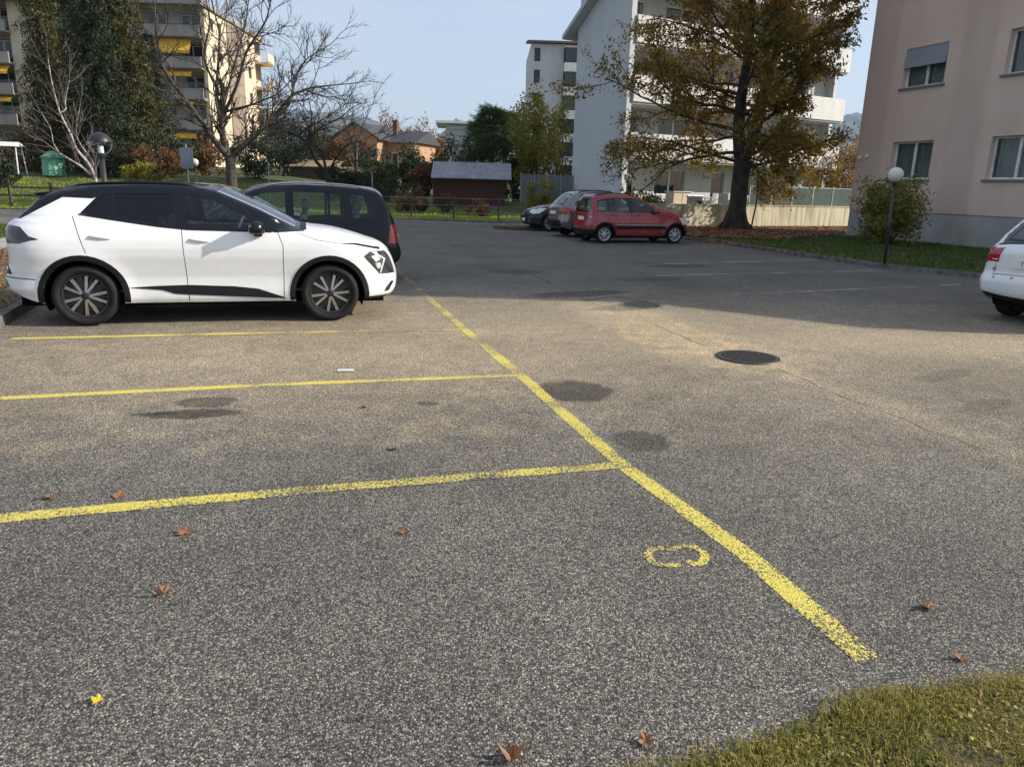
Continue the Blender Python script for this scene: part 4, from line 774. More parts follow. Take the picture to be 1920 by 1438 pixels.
sp = MB(); sp.add([(-.50, -.56, 1.452), (-.30, -.60, 1.475), (-.05, -.60, 1.535), (-.05, .60, 1.535), (-.30, .60, 1.475), (-.50, .56, 1.452), (-.46, -.56, 1.425), (-.30, -.60, 1.43), (-.30, .60, 1.43), (-.46, .56, 1.425)],
    [(0, 1, 4, 5), (1, 2, 3, 4), (6, 9, 8, 7), (0, 5, 9, 6), (0, 6, 7, 1), (5, 4, 8, 9), (1, 7, 2), (4, 3, 8)]); bev(sp.build('roof_spoiler', CM['black'], rt), .012).location = (.06, 0, -.02)
# ---- generic builder of the other silhouettes
def spec(pt, top, wheels, half, belt, wins, doors, lamps, wr=.31, arch=.37, rim='nine', glass=G, sill=.24, cladw=0, extra=(), handles=(), mirror=None, seats=None, dash=None, surround=None, **k):
    P = []
    for i, wv in enumerate(wins): P.append(('side_window' + ('' if i == 0 else '#%d' % i), wv, glass, .006))
    if surround: P.append(('window_surround', surround, CM['black'], 0))
    P += list(lamps) + list(extra)
    if cladw:
        for i, x in enumerate(wheels): P.append(('arch_trim' + ('#f' if i else ''), clad(x, wr, arch, cladw), CM['clad'], -.006))
    for i, d in enumerate(doors): P.append(('door_gap#%d' % i, seam(d), CM['seam'], .01))
    S = dict(half=half, belt=belt, wheels=wheels, wr=wr, tyre=wr, arch=arch, sill=sill, paint=pt, rimstyle=rim, panels=P, top=top, prof=[(0, .10), (.2, .06), (.32, .012), (.6, 0), (belt - .15, .01), (belt, .05), (belt + .6, .30)],
             crown={'roof': .045, 'windscreen': .07, 'rear': .06, 'bonnet': .04, 'nose': .07, 'front_bumper': .07, 'tailgate': .05, 'rear_bumper': .06}, topmat={}, glassy={'windscreen': glass, 'rear': glass}, handles=handles,
             mirror=mirror, seats=seats or [], dash=dash, grid=.06, step=.04, tw=.2); S.update(k); return S
# ---- navy people carrier, tail towards the lane
q = gnd(748, 480, .45)
van = spec(CM['navy'], [(-.72, .34, 'rear_bumper'), (-.80, .40, 'rear_bumper'), (-.81, .54, 'rear_bumper'), (-.76, .62, 'tailgate'), (-.74, .85, 'tailgate'), (-.70, 1.0, 'rear'), (-.50, 1.46, 'roof'), (-.42, 1.51, 'roof'), (.2, 1.56, 'roof'), (.8, 1.575, 'roof'), (1.3, 1.545, 'roof'), (1.55, 1.48, 'windscreen'), (2.35, 1.04, 'bonnet'), (2.9, .92, 'bonnet'), (3.25, .76, 'nose'), (3.38, .6, 'front_bumper'), (3.42, .45, 'front_bumper'), (3.36, .28, 'front_bumper')],
    (0, 2.69), .87, 1.0, [[(-.42, 1.08), (-.30, 1.41), (.02, 1.43), (-.02, 1.06)], [(.10, 1.05), (.12, 1.435), (.34, 1.45), (.34, 1.045)], [(.38, 1.04), (.38, 1.455), (.92, 1.46), (.92, 1.02)], [(1.04, 1.015), (1.04, 1.455), (1.36, 1.43), (1.58, 1.35), (2.02, 1.06), (2.02, 1.03)]],
    [[(.99, 1.0), (1.0, .28)], [(.06, 1.0), (.12, .72)], [(2.05, 1.0), (2.05, .28)]], [('tail_lamp', [(-.9, .98), (-.62, .96), (-.58, .66), (-.9, .66)], CM['tail'], -.004), ('headlamp', [(3.0, .8), (3.6, .74), (3.6, .58), (3.1, .60)], CM['lampw'], 0)],
    surround=[(-.47, 1.05), (-.33, 1.44), (.4, 1.475), (1.0, 1.48), (1.4, 1.45), (1.62, 1.37), (2.12, 1.02), (.5, 1.0)], glass=CM['glassg'], handles=[(.2, .9), (1.15, .88)], mirror=(1.95, 1.06), seats=[(.3, -.36), (.3, .36), (1.15, -.36), (1.15, .36)], dash=1.75, seatz=.45, rails=(-.3, 1.35, .03, CM['silver']), rearround=(.28, .12), roundz=.045, antenna=(.3, 1.6), plates=[('rear', .72, '', .5)], extra=[('side_moulding', [(.45, .52), (2.25, .52), (2.25, .46), (.45, .46)], CM['clad'], -.008), ('rear_bumper_side', [(-.95, .58), (-.42, .56), (-.42, .2), (-.95, .2)], CM['clad'], -.01)])
hd = HD + math.pi
rt, C_ = make_car(van, 'parked_car', (q.x - .76 * math.cos(HD) - .80 * math.sin(HD) * 1, q.y - .76 * math.sin(HD) + .80 * math.cos(HD), 0), hd, 'dark navy people carrier with roof rails behind the white crossover')
for sg in (-1, 1): C_.patch_z('tail_lamp', 'rear', .66, .97, sg * .80, sg * 1.0, CM['tail'])
for zz in (.90, .74): 
    for sg in (-1, 1): C_.patch_z('reverse_lamp', 'rear', zz - .045, zz + .045, sg * .9, sg * 1.0, CM['lampw'], .008)
# ---- dark saloon beyond it, only its roof shows
hat = lambda pt, **k: spec(pt, [(-.66, .33, 'rear_bumper'), (-.75, .40, 'rear_bumper'), (-.76, .56, 'rear_bumper'), (-.70, .64, 'tailgate'), (-.72, .95, 'tailgate'), (-.64, 1.02, 'rear'), (-.30, 1.40, 'roof'), (-.1, 1.46, 'roof'), (.5, 1.50, 'roof'), (1.1, 1.47, 'roof'), (1.4, 1.39, 'windscreen'), (2.1, 1.02, 'bonnet'), (2.7, .93, 'bonnet'), (3.1, .80, 'nose'), (3.28, .64, 'front_bumper'), (3.33, .45, 'front_bumper'), (3.26, .27, 'front_bumper')],
    (0, 2.6), .87, 1.0, [[(-.25, 1.1), (-.02, 1.36), (.1, 1.385), (.12, 1.08)], [(.18, 1.07), (.16, 1.39), (.82, 1.415), (.84, 1.03)], [(.94, 1.025), (.92, 1.41), (1.15, 1.39), (1.38, 1.31), (1.82, 1.04), (1.82, 1.02)]],
    [[(.89, 1.0), (.92, .26)], [(-.05, 1.0), (.2, .72)], [(1.95, 1.0), (2.0, .26)]], [('tail_lamp', [(-.9, .98), (-.66, 1.0), (-.36, .93), (-.45, .80), (-.9, .76)], CM['tail'], -.004), ('headlamp', [(2.72, .86), (2.95, .86), (3.5, .74), (3.5, .63), (3.05, .66)], CM['lampw'], -.003)],
    surround=[(-.33, 1.07), (-.05, 1.40), (.2, 1.42), (.9, 1.44), (1.2, 1.42), (1.45, 1.32), (1.95, 1.01), (.9, 1.0)], handles=[(.2, .92), (1.08, .9)], mirror=(1.8, 1.06), seats=[(.25, -.36), (.25, .36), (1.08, -.36), (1.08, .36)], dash=1.6, seatz=.42, **k)
v2 = Vector((q.x, q.y, 0)) + Vector((MD.x, MD.y, 0)) * 2.75
make_car(hat(CM['dark'], rails=(-.1, 1.2, .03, CM['silver'])), 'parked_car', (v2.x - 4.05 * math.cos(HD) - .8 * math.sin(HD), v2.y - 4.05 * math.sin(HD) + .8 * math.cos(HD), 0), HD, 'dark car showing only its silvery roof between crossover and people carrier')
# ---- red small hatchback
HP = R(18.5); a0 = gnd(1133, 457); uP = Vector((math.cos(HP), math.sin(HP), 0)); nP = Vector((-math.sin(HP), math.cos(HP), 0))
pan = spec(CM['red'], [(-.40, .26, 'rear_bumper'), (-.46, .34, 'rear_bumper'), (-.47, .58, 'rear_bumper'), (-.43, .66, 'tailgate'), (-.42, .93, 'rear'), (-.36, 1.38, 'roof'), (-.27, 1.43, 'roof'), (.3, 1.47, 'roof'), (.9, 1.46, 'roof'), (1.18, 1.40, 'windscreen'), (1.85, 1.08, 'bonnet'), (2.35, .99, 'bonnet'), (2.80, .85, 'nose'), (2.97, .68, 'front_bumper'), (3.03, .45, 'front_bumper'), (2.96, .22, 'front_bumper')],
    (0, 2.46), .76, .95, [[(-.25, .98), (-.23, 1.25), (.08, 1.28), (.10, .97)], [(.16, .955), (.14, 1.33), (.80, 1.345), (.83, .95)], [(.97, .955), (.94, 1.345), (1.15, 1.33), (1.35, 1.24), (1.78, .98), (1.78, .955)]],
    [[(.89, .94), (.92, .25)], [(-.02, .93), (.1, .66), (.32, .5)], [(1.88, .95), (1.92, .25)]], [('tail_lamp', [(-.7, 1.0), (-.38, 1.0), (-.36, .68), (-.7, .68)], CM['tail'], -.004), ('headlamp', [(2.55, .82), (3.2, .72), (3.2, .55), (2.7, .6)], CM['lampw'], 0)],
    wr=.275, arch=.33, rim='ten', glass=CM['glassg'], surround=[(-.27, .96), (-.25, 1.27), (.1, 1.36), (.9, 1.375), (1.18, 1.35), (1.4, 1.25), (1.9, .945), (.9, .935)], cladw=.055, handles=[(.28, .86), (1.08, .86)], mirror=(1.72, 1.0), seats=[(.2, -.33), (.2, .33), (1.02, -.33), (1.02, .33)], dash=1.5, seatz=.40,
    rails=(-.25, 1.05, .035, CM['clad']), antenna=(.95, 1.5), extra=[('silver_strip', [(.38, .585), (2.1, .585), (2.1, .55), (.38, .55)], CM['moul'], -.012), ('side_moulding', [(.38, .55), (2.1, .55), (2.1, .44), (.38, .44)], CM['clad'], -.012), ('rear_bumper_side', [(-.7, .42), (-.34, .42), (-.34, .1), (-.7, .1)], CM['clad'], -.008), ('front_bumper_side', [(2.85, .42), (3.2, .42), (3.2, .1), (2.80, .1)], CM['clad'], -.008)],
    plates=[('rear', .74, '', .42)], rearround=(.25, .08), frontround=(.5, .26), tw=.17)
rt, C_ = make_car(pan, 'parked_car', a0 + nP * .76, HP, 'small red hatchback with roof rails, parked tail towards the lane')
for sg in (-1, 1): C_.patch_z('tail_lamp', 'rear', .70, 1.0, sg * .82, sg * 1.0, CM['tail']); C_.patch_z('reverse_lamp', 'rear', .76, .82, sg * .83, sg * .98, CM['lampw'], .008)
C_.patch_z('lower_bumper', 'rear', .26, .42, -1, 1, CM['clad'])
# ---- grey crossover and dark car beyond
HG = R(18.5); r2 = gnd(1040, 410, .5)
gr = hat(CM['grey'], cladw=.05, rails=(-.1, 1.2, .04, CM['clad']), antenna=(0, 1.5), plates=[('rear', .80, '', .5)])
uG = Vector((math.cos(HG), math.sin(HG), 0)); nG = Vector((-math.sin(HG), math.cos(HG), 0))
P2 = Vector((1.50, 26.8, 0)); rt, C_ = make_car(gr, 'parked_car', P2 + uG * .42 - nG * .35, HG, 'grey crossover with red tail lamps parked between red and dark cars')
rt.scale = (1.03, 1, 1.02)
for sg in (-1, 1): C_.patch_z('tail_lamp', 'rear', .78, .97, sg * .66, sg * 1.0, CM['tail'])
C_.patch_z('rear_bumper_trim', 'rear', .34, .58, -1, 1, CM['clad'])
dk = hat(CM['dark'], plates=[('front', .42, '', .3)]); P3 = Vector((.35, 29.6, 0))
rt, C_ = make_car(dk, 'parked_car', P3 + uG * 3.35 + nG * .1, HG + math.pi, 'glossy dark blue hatchback parked nose out at the far end of the row')
for sg in (-1, 1): C_.patch_z('headlamp', 'front', .66, .80, sg * .58, sg * 1.0, CM['lampw'])
C_.patch_z('grille', 'front', .58, .72, -.45, .45, CM['clad'], .006); C_.patch_z('lower_grille', 'front', .32, .48, -.8, .8, CM['clad'])
for sg in (-1, 1): C_.patch_z('fog_lamp', 'front', .36, .44, sg * .72, sg * .86, CM['lampw'], .01)
# ---- white hatchback at the right edge
HA = R(22)
au = hat(CM['white'], plates=[('rear', .80, 'TI·61720', .52)], arch=.36)
au['prof'] = [(0, .10), (.2, .07), (.34, .03), (.52, 0), (.56, -.012), (.68, .0), (.85, .015), (1.0, .05), (1.6, .30)]
au['topmat'] = {}; au['half'] = .80; au['step'] = .015; au['rearround'] = (.35, .15)
ca = gnd(1846, 548, .5); uA = Vector((math.cos(HA), math.sin(HA), 0)); nA = Vector((-math.sin(HA), math.cos(HA), 0))
rt, C_ = make_car(au, 'parked_car', gnd(1880, 589) - nA * .80, HA, 'white hatchback cut off at the right edge, seen from behind')
for sg in (-1, 1): C_.patch_z('tail_lamp', 'rear', .80, .98, sg * .74, sg * 1.0, CM['tail']); C_.patch_z('reverse_lamp', 'rear', .82, .85, sg * .76, sg * .9, CM['lampw'], .008)
C_.patch_z('lower_bumper_trim', 'rear', .30, .40, -1, 1, CM['clad']); C_.patch_z('tailgate_gap', 'rear', .612, .630, -.80, .80, CM['seam'], .002)
for sg in (-1, 1): C_.patch_z('tailgate_gap', 'rear', .63, .80, sg * .80, sg * .788, CM['seam'], .002)
C_.patch_z('plate_recess', 'rear', .87, .885, -.4, .4, CM['seam'], .003)
for v_ in (.76, .35): 
    i_ = min(range(len(C_.A)), key=lambda i: abs(C_.A[i, 1] - .58) + (9 if C_.A[i, 0] > 0 else 0)); p_, n_ = C_.strip_pt(i_, v_); o = MB().lathe([(0, .012), (.014, .012), (.018, 0)], 14).build('parking_sensor', CM['moul'], rt); o.location = p_; o.rotation_euler = (0, R(-90), 0)
i_ = min(range(len(C_.A)), key=lambda i: abs(C_.A[i, 1] - .70) + (9 if C_.A[i, 0] > 0 else 0)); p_, n_ = C_.strip_pt(i_, .80); o = bpy.data.objects.new('badge', text_mesh('A3', .055)); link(o, rt); o.location = (p_[0] - .006, p_[1], .705); o.rotation_euler = (R(90), 0, R(-90) + .1)
# ------------------------------------------------------------------ buildings
def wall(name, par, w_, h_, ops, mat, y0=0.0, depth=.18, x0=0.0, z0=0.0):
    # facade sheet in local x (along), z (up), facing -y, with real openings and reveals
    xs = sorted({x0, x0 + w_} | {o[0] for o in ops} | {o[1] for o in ops}); zs = sorted({z0, z0 + h_} | {o[2] for o in ops} | {o[3] for o in ops}); mb = MB()
    for a, b in zip(xs[:-1], xs[1:]):
        for c, d in zip(zs[:-1], zs[1:]):
            mx_, mz = (a + b) / 2, (c + d) / 2
            if not any(o[0] < mx_ < o[1] and o[2] < mz < o[3] for o in ops): mb.add([(a, y0, c), (b, y0, c), (b, y0, d), (a, y0, d)], [(0, 1, 2, 3)])
    for (a, b, c, d) in ops:
        y1 = y0 + depth; mb.add([(a, y0, c), (b, y0, c), (b, y0, d), (a, y0, d), (a, y1, c), (b, y1, c), (b, y1, d), (a, y1, d)], [(0, 4, 5, 1), (1, 5, 6, 2), (2, 6, 7, 3), (3, 7, 4, 0)])
    return mb.build(name, mat, par)
def window(par, a, b, c, d, y, sashes=2, fr=.07, sill=True, curtain='curtain', shutter=0.0, room=.5):
    f = MB(); f.box(a, b, y, y + .06, c, c + fr); f.box(a, b, y, y + .06, d - fr, d); f.box(a, a + fr, y, y + .06, c + fr, d - fr); f.box(b - fr, b, y, y + .06, c + fr, d - fr)
    for i in range(1, sashes): x = a + (b - a) * i / sashes; f.box(x - fr * .75, x + fr * .75, y - .006, y + .055, c + fr, d - fr)
    wo = f.build('window', X['frame'], par)
    for i in range(sashes):
        x0 = a + (b - a) * i / sashes + fr * .7; x1 = a + (b - a) * (i + 1) / sashes - fr * .7; MB().add([(x0, y + .03, c + fr), (x1, y + .03, c + fr), (x1, y + .03, d - fr), (x0, y + .03, d - fr)], [(0, 1, 2, 3)]).build('pane', X['glass'], wo)
    if sill: MB().box(a - .08, b + .08, y - .27, y - .002, c - .07, c - .004).build('sill', X['sill'], wo)
    if curtain:
        q = MB(); n = 40; V = [(a + (b - a) * i / n, y + .14 + .025 * math.sin(i * 1.9) + .01 * math.sin(i * .7), z) for z in (c, d) for i in range(n + 1)]
        q.add(V, [(i, i + 1, i + n + 2, i + n + 1) for i in range(n)]); q.build('curtain', X[curtain], wo, True)
    MB().box(a - .1, b + .1, y + room, y + room + .02, c - .1, d + .1).build('room', X['dark'], wo)
    if shutter:
        q = MB(); z = d; k = 0
        while z > d - shutter: yy = y - .15 - .07 * ((d - z) / shutter) ** 1.5; q.box(a + .02, b - .02, yy - .012, yy + .012, z - .047, z - .002); z -= .05; k += 1
        q.build('roller_shutter', X['shutter'], wo)
        for s_ in (a + .01, b - .03): MB().bar((s_, y - .13, d), (s_, y - .22, d - shutter), .02, .02).build('shutter_rail', X['galv'], wo)
    return wo
# ---- pink apartment house at the right
F0 = gnd(1585, 445); K0 = gnd(1845, 470); uu = (K0 - F0).normalized(); pk = empty('apartment_building', (F0.x, F0.y, 0), math.atan2(uu.y, uu.x), label='pink rendered apartment house on a grey concrete base at the right', cat='building')
PW, PH, PD = 21.0, 12.9, 7.6; ops = []
cols_ = [1.74, 5.74, 10.2, 14.2, 18.2]; rows_ = [2.24, 5.40, 8.56]
for cx in cols_:
    for rz_ in rows_: ops.append((cx, cx + 1.78, rz_, rz_ + 1.32))
wall('wall', pk, PW, PH - 1.1, ops, X['pink'], 0, .20, 0, 1.1)
MB().box(-.0, PW, .03, PD, .0, 1.1).build('plinth', X['plinth'], pk)
q = MB(); q.add([(0, 0, 1.1), (0, PD, 1.1), (0, PD, PH), (0, 0, PH)], [(0, 3, 2, 1)]); q.add([(PW, 0, 1.1), (PW, PD, 1.1), (PW, PD, PH), (PW, 0, PH)], [(0, 1, 2, 3)]); q.add([(0, PD, 1.1), (PW, PD, 1.1), (PW, PD, PH), (0, PD, PH)], [(0, 3, 2, 1)]); q.build('wall', X['pink'], pk)
MB().box(-.3, PW + .0, -.35, PD + .3, PH, PH + .35).build('roof', X['slate'], pk)
MB().add([(PW + .01, .02, 0), (PW + 1.8, .02, 0), (PW + 1.8, PD, 0), (PW + .01, PD, 0), (PW + .01, .02, 9.3), (PW + 1.8, .02, 8.3), (PW + 1.8, PD, 8.3), (PW + .01, PD, 9.3)], [(0, 1, 5, 4), (1, 2, 6, 5), (2, 3, 7, 6), (4, 5, 6, 7)]).build('shadow_step_block', X['pink'], pk)  # unseen lower block, added and shaped for the step in the cast shadow
for i, cx in enumerate(cols_):
    for j, rz_ in enumerate(rows_):
        sh = .60 if (i, j) == (0, 1) else .0; window(pk, cx, cx + 1.78, rz_, rz_ + 1.32, .19, 2, .065, True, 'curtain', sh)
for k, z in enumerate((4.62, 4.58)): MB().lathe([(0, 0), (.06, .0), (.07, .05), (.05, .1), (0, .12)], 12).build('alarm_lamp', X['white'], pk).location = (.25 + .35 * k, -.06, 3.0 + .05 * k)
# ---- grey and white balcony block
u2 = Vector((.87, .5, 0)).normalized(); tb = empty('apartment_building', (5.35, 39.62, 0), math.atan2(.5, .87), label='grey block with long white balconies behind the autumn tree', cat='building')
TW = 16.6; FZ = [.55, 3.28, 6.01, 8.74, 11.47]; TH = 14.6; GY = 1.5      # balcony depth: glazed wall stands back
ops = []
for z in FZ[:-1] + FZ[-1:]:
    for (a, b) in ((1.0, 2.0), (3.4, 5.6), (7.6, 8.6), (9.8, 12.2), (13.6, 14.8)): ops.append((a, b, z + .12 if (b - a) < 1.5 else z + .85, z + 2.2))
wall('wall', tb, TW, TH, ops, X['lite'], GY, .15)
for (a, b, c, d) in ops: window(tb, a, b, c, d, GY + .1, 2 if b - a > 1.5 else 1, .06, False, None)
q = MB(); q.add([(0, 0, 0), (0, 4.6, 0), (0, 4.6, 9.85), (0, 0, 12.95), (.3, 0, 0), (.3, 4.6, 0), (.3, 4.6, 9.85), (.3, 0, 12.95)], [(0, 3, 2, 1), (4, 5, 6, 7), (0, 4, 7, 3), (1, 2, 6, 5), (3, 7, 6, 2)]); q.box(.31, TW, 4.6, 4.9, 0, TH); q.box(TW - .25, TW, .9, 4.6, 0, TH); q.build('side_wall', X['tgrey'], tb)
MB().add([(-.55, -.6, 13.4), (1.2, -.6, 13.4), (1.2, 5.3, 9.4), (-.55, 5.3, 9.4), (-.55, -.6, 13.62), (1.2, -.6, 13.62), (1.2, 5.3, 9.62), (-.55, 5.3, 9.62)], [(0, 3, 2, 1), (4, 5, 6, 7), (0, 1, 5, 4), (1, 2, 6, 5), (2, 3, 7, 6), (3, 0, 4, 7)]).build('side_roof', X['lite'], tb)
MB().box(1.25, TW + .3, -.5, 5.2, TH, TH + .4).build('roof', X['sill'], tb)
for z in FZ[1:]:
    MB().box(.32, TW - .3, -.02, GY, z - .20, z).build('balcony_slab', X['lite'], tb)
    n = 4
    for i in range(n):
        a = .32 + (TW - .62) * i / n; b = .32 + (TW - .62) * (i + 1) / n; MB().box(a + .012, b - .012, -.10, 0.0, z - .10, z + 1.14).build('balcony_panel', X['twhite'], tb)
    MB().box(.32, TW - .3, .002, .1, z + 1.1, z + 1.16).build('balcony_coping', X['galv'], tb); MB().box(.302, .40, .12, GY, z - .05, z + 1.1).build('balcony_end', X['twhite'], tb)
# things on its ground floor terrace
ft = lambda x, y, z=0: tuple(Vector((5.35, 39.62, 0)) + u2 * x + Vector((-u2.y, u2.x, 0)) * y + Vector((0, 0, z)))
MB().prism([ft(-.6, -3.9)[:2], ft(19, -3.9)[:2], ft(19, 1.4)[:2], ft(-.6, 1.4)[:2]], .0, .62).build('terrace', X['conc'], kind='structure')
def chair(loc, rz, label):
    e = empty('garden_chair', loc, rz, label=label, cat='chair', group='white chairs on the terrace')
    MB().box(-.24, .24, -.24, .22, .42, .46).build('seat', X['white'], e); q = MB(); q.add([(-.23, .2, .46), (.23, .2, .46), (.23, .32, .95), (-.23, .32, .95), (-.23, .23, .46), (.23, .23, .46), (.23, .35, .95), (-.23, .35, .95)], [(0, 1, 2, 3), (7, 6, 5, 4), (0, 4, 5, 1), (1, 5, 6, 2), (2, 6, 7, 3), (3, 7, 4, 0)]); q.build('backrest', X['white'], e)
    for (a, b) in ((-.21, -.21), (.21, -.21), (-.21, .2), (.21, .2)): MB().tube([(a, b, 0), (a * .95, b * .95, .42)], .018, 6).build('leg', X['galv'], e)
    for a in (-.25, .25): MB().box(a - .02, a + .02, -.2, .24, .64, .67).build('arm', X['white'], e)
def onray(px, Y, z): p = at(px, 350, Y); return (p.x, p.y, z)
chair(onray(1338, 38.2, .62), R(200), 'white garden chair left of the tree trunk, the farther left of two'); chair(onray(1357, 38.0, .62), R(170), 'white garden chair half hidden by the tree trunk')
e = empty('garden_table', onray(1315, 38.6, .62), R(30), label='grey garden table beside the white chairs', cat='table'); MB().box(-.7, .7, -.4, .4, .70, .74).build('table_top', X['galv'], e)
for (a, b) in ((-.65, -.35), (.65, -.35), (-.65, .35), (.65, .35)): MB().box(a - .025, a + .025, b - .025, b + .025, 0, .70).build('leg', X['galv'], e)
e = empty('garden_cabinet', onray(1273, 37.6, .62), R(30), label='cream storage cabinet on the terrace behind the red car', cat='cabinet'); bev(MB().box(-.55, .55, -.3, .3, 0, .95).build('body', X['cream'], e)); MB().box(-.6, .6, -.35, .35, .953, .99).build('lid', X['twhite'], e); MB().box(-.006, .006, -.308, -.302, .05, .9).build('door_gap', X['dark'], e)
e = empty('rattan_bench', onray(1297, 38.0, .62), R(30), label='dark box bench right of the cream storage cabinet', cat='bench'); bev(MB().box(-.5, .5, -.3, .3, 0, .75).build('body', X['black'], e)); bev(MB().box(-.52, .52, -.32, .32, .753, .82).build('lid', X['galv'], e))
# ---- retaining wall and screen fence
W0 = Vector((5.6, 33.9, 0)); W1 = Vector((17.6, 40.4, 0)); wd_ = (W1 - W0); WL = wd_.length; rw = empty('retaining_wall', W0, math.atan2(wd_.y, wd_.x), label='sunlit cream concrete retaining wall with dark drip stains behind the tree', cat='wall')
for i in range(6):
    a = WL * i / 6; b = WL * (i + 1) / 6; MB().box(a + .006, b - .006, 0, .24, -.05, 1.02 + .0).build('wall_section', X['wallstone'], rw)
MB().box(-.03, WL + .03, -.03, .27, 1.023, 1.06).build('coping', X['wallstone'], rw)
fe = empty('screen_fence', W0 + Vector((0, 0, 1.06)), math.atan2(wd_.y, wd_.x), label='dark green screen fence standing on the cream retaining wall', cat='fence')
for i in range(5):
    a = 6.4 + (WL - 6.4) * i / 5; b = 6.4 + (WL - 6.4) * (i + 1) / 5
    MB().box(a + .03, b - .03, .12, .13, .06, .86).build('screen_panel', X['mesh'], fe); MB().box(a - .025, a + .025, .10, .15, -.05, .95).build('post', X['galv'], fe)
MB().box(6.4, WL, .115, .135, .87, .90).build('top_rail', X['galv'], fe)
pf = empty('picket_fence', (15.5, 44.5, .75), R(30), label='grey slatted fence beyond the green screen fence', cat='fence')
for i in range(34): MB().box(.2 * i, .2 * i + .07, 0, .03, 0, 1.25 + .1 * (i % 3 == 0)).build('slat', X['galv'], pf)
MB().box(0, 6.8, .032, .07, .25, .32).build('rail', X['galv'], pf); MB().box(0, 6.8, .032, .07, .95, 1.02).build('rail', X['galv'], pf)
# ---- pale tower far behind
D3 = 103.0; t3 = empty('apartment_building', (at(993, 200, D3).x, D3, 1.0), R(2), label='tall pale tower with glazed corner bays behind the grey block', cat='building'); t3.scale = (1.2, 1, 1)
z3 = 18.6
ops = [(.35, 1.0, z, z + 1.6) for z in (2.4, 5.2, 8.0, 10.8, 13.6, 16.2)]
wall('wall', t3, 3.5, z3 - .3, ops, X['lite'], 0, .2)
for (a, b, c, d) in ops: MB().box(a, b, .19, .24, c, d).build('window', X['dark'], t3)
MB().box(0, 12, .5, 14, 0, z3 - .32).build('core', X['lite'], t3)
for k in range(6):
    z = .8 + 2.85 * k; MB().box(3.52, 6.6, -1.2, .45, z, z + .95).build('bay_parapet', X['twhite'] if k > 3 else X['tgrey'], t3); bo = MB().box(3.6, 6.5, -1.1, .4, z + .96, z + 2.72).build('glazed_bay', X['dark'], t3)
    for i in range(3): MB().box(3.62 + .96 * i, 4.54 + .96 * i, -1.13, -1.11, z + 1.0, z + 2.68).build('pane', X['glass'], bo)
    MB().box(3.52, 6.6, -1.2, .45, z + 2.74, z + 2.84).build('bay_slab', X['twhite'], t3)
MB().add([(-.35, -.6, z3), (12, -.6, z3), (12, 7, z3 + 1.1), (-.35, 7, z3 + 1.1), (-.35, -.6, z3 - .25), (12, -.6, z3 - .25), (12, 7, z3 + .8), (-.35, 7, z3 + .8)], [(0, 1, 2, 3), (7, 6, 5, 4), (0, 4, 5, 1), (0, 3, 7, 4)]).build('roof', X['tile'], t3)
# ---- cream block with yellow awnings at the left
L0 = Vector((at(384, 60, 77).x, 77, 2.6)); lb = empty('apartment_building', L0, R(1.2), label='cream apartment block with loggias and yellow awnings at the left', cat='building')
HB = 15.2; bays = [(-6.3, -.35), (-15.5, -9.2), (-24.6, -18.4)]; fl = [1.0, 3.78, 6.56, 9.34, 12.12]; ops = [(a, b, z, z + 2.5) for (a, b) in bays for z in fl]
wall('wall', lb, 30.5, HB, ops, X['cream'], 0, 1.5, -30.5, -.6)
for bi, (a, b) in enumerate(bays):
    for fi, z in enumerate(fl):
        MB().box(a - .05, b + .05, 1.5, 1.6, z - .1, z + 2.6).build('loggia_wall', X['loggia'], lb)
        for (wa, wb) in ((a + .5, a + 2.2), (a + 3.6, b - .5)): window(lb, wa, wb, z + .1 if wb > a + 3 else z + .9, z + 2.1, 1.42, 2, .07, False, None, 0, .07)
        p = MB().box(a - .02, b + .15, -.95, -.80, z - .22, z + .80).build('balcony_parapet', X['cgrey'], lb); MB().box(a - .02, b + .15, -.79, 0.0, z - .28, z - .08).build('balcony_slab', X['cgrey'], lb); MB().box(a, b + .13, -.97, -.78, z + .805, z + .85).build('balcony_rail', X['black'], lb)
        if (bi, fi) in ((0, 3), (0, 2), (0, 0), (2, 4), (2, 2), (2, 1), (1, 3), (0, 1)):
            dr_ = {(0, 3): 1.1, (0, 2): .35, (0, 0): .45, (2, 2): .6, (2, 4): .3, (0, 1): .12}.get((bi, fi), .3); x0 = a + (1.2 if bi == 0 else .3); x1 = b - (.9 if bi == 0 else .2)
            MB().add([(x0, -.25, z + 2.45), (x1, -.25, z + 2.45), (x1, -.9, z + 2.45 - dr_), (x0, -.9, z + 2.45 - dr_), (x0, -.9, z + 2.2 - dr_), (x1, -.9, z + 2.2 - dr_)], [(0, 1, 2, 3), (3, 2, 5, 4)]).build('awning', X['yellow'], lb)
MB().box(-30.9, .25, -1.2, 17.6, HB - .55, HB - .15).build('roof', X['cgrey'], lb)
# right flank
ops = []
for z in fl:
    for (a, b) in ((1.6, 2.3), (3.6, 4.5), (12.4, 13.4)): ops.append((a, b, z + .7, z + 1.9))
fk = empty('flank', (0, 0, 0), R(90)); fk.parent = lb
wall('wall', fk, 17, HB, ops, X['cream'], 0, .2, .0, -.6)
for (a, b, c, d) in ops: MB().box(a, b, .16, .22, c, d).build('window', X['dark'], fk)
for k, z in enumerate(fl): MB().box(5.9, 10.5, -.12, -.002, z - .35, z + 2.40).build('brown_panel', X['brownpanel'], fk)
for z in fl:
    MB().box(14.8, 17.2, -1.5, -.0, z - .25, z - .05).build('balcony_slab', X['cream'], fk); MB().box(14.8, 17.2, -1.5, -1.42, z - .02, z + .9).build('balcony_parapet', X['cream'], fk)
    MB().add([(14.9, -.1, z + 2.35), (17.1, -.1, z + 2.35), (17.1, -1.7, z + 1.75), (14.9, -1.7, z + 1.75)], [(0, 1, 2, 3)]).build('awning', X['yellow'], fk)
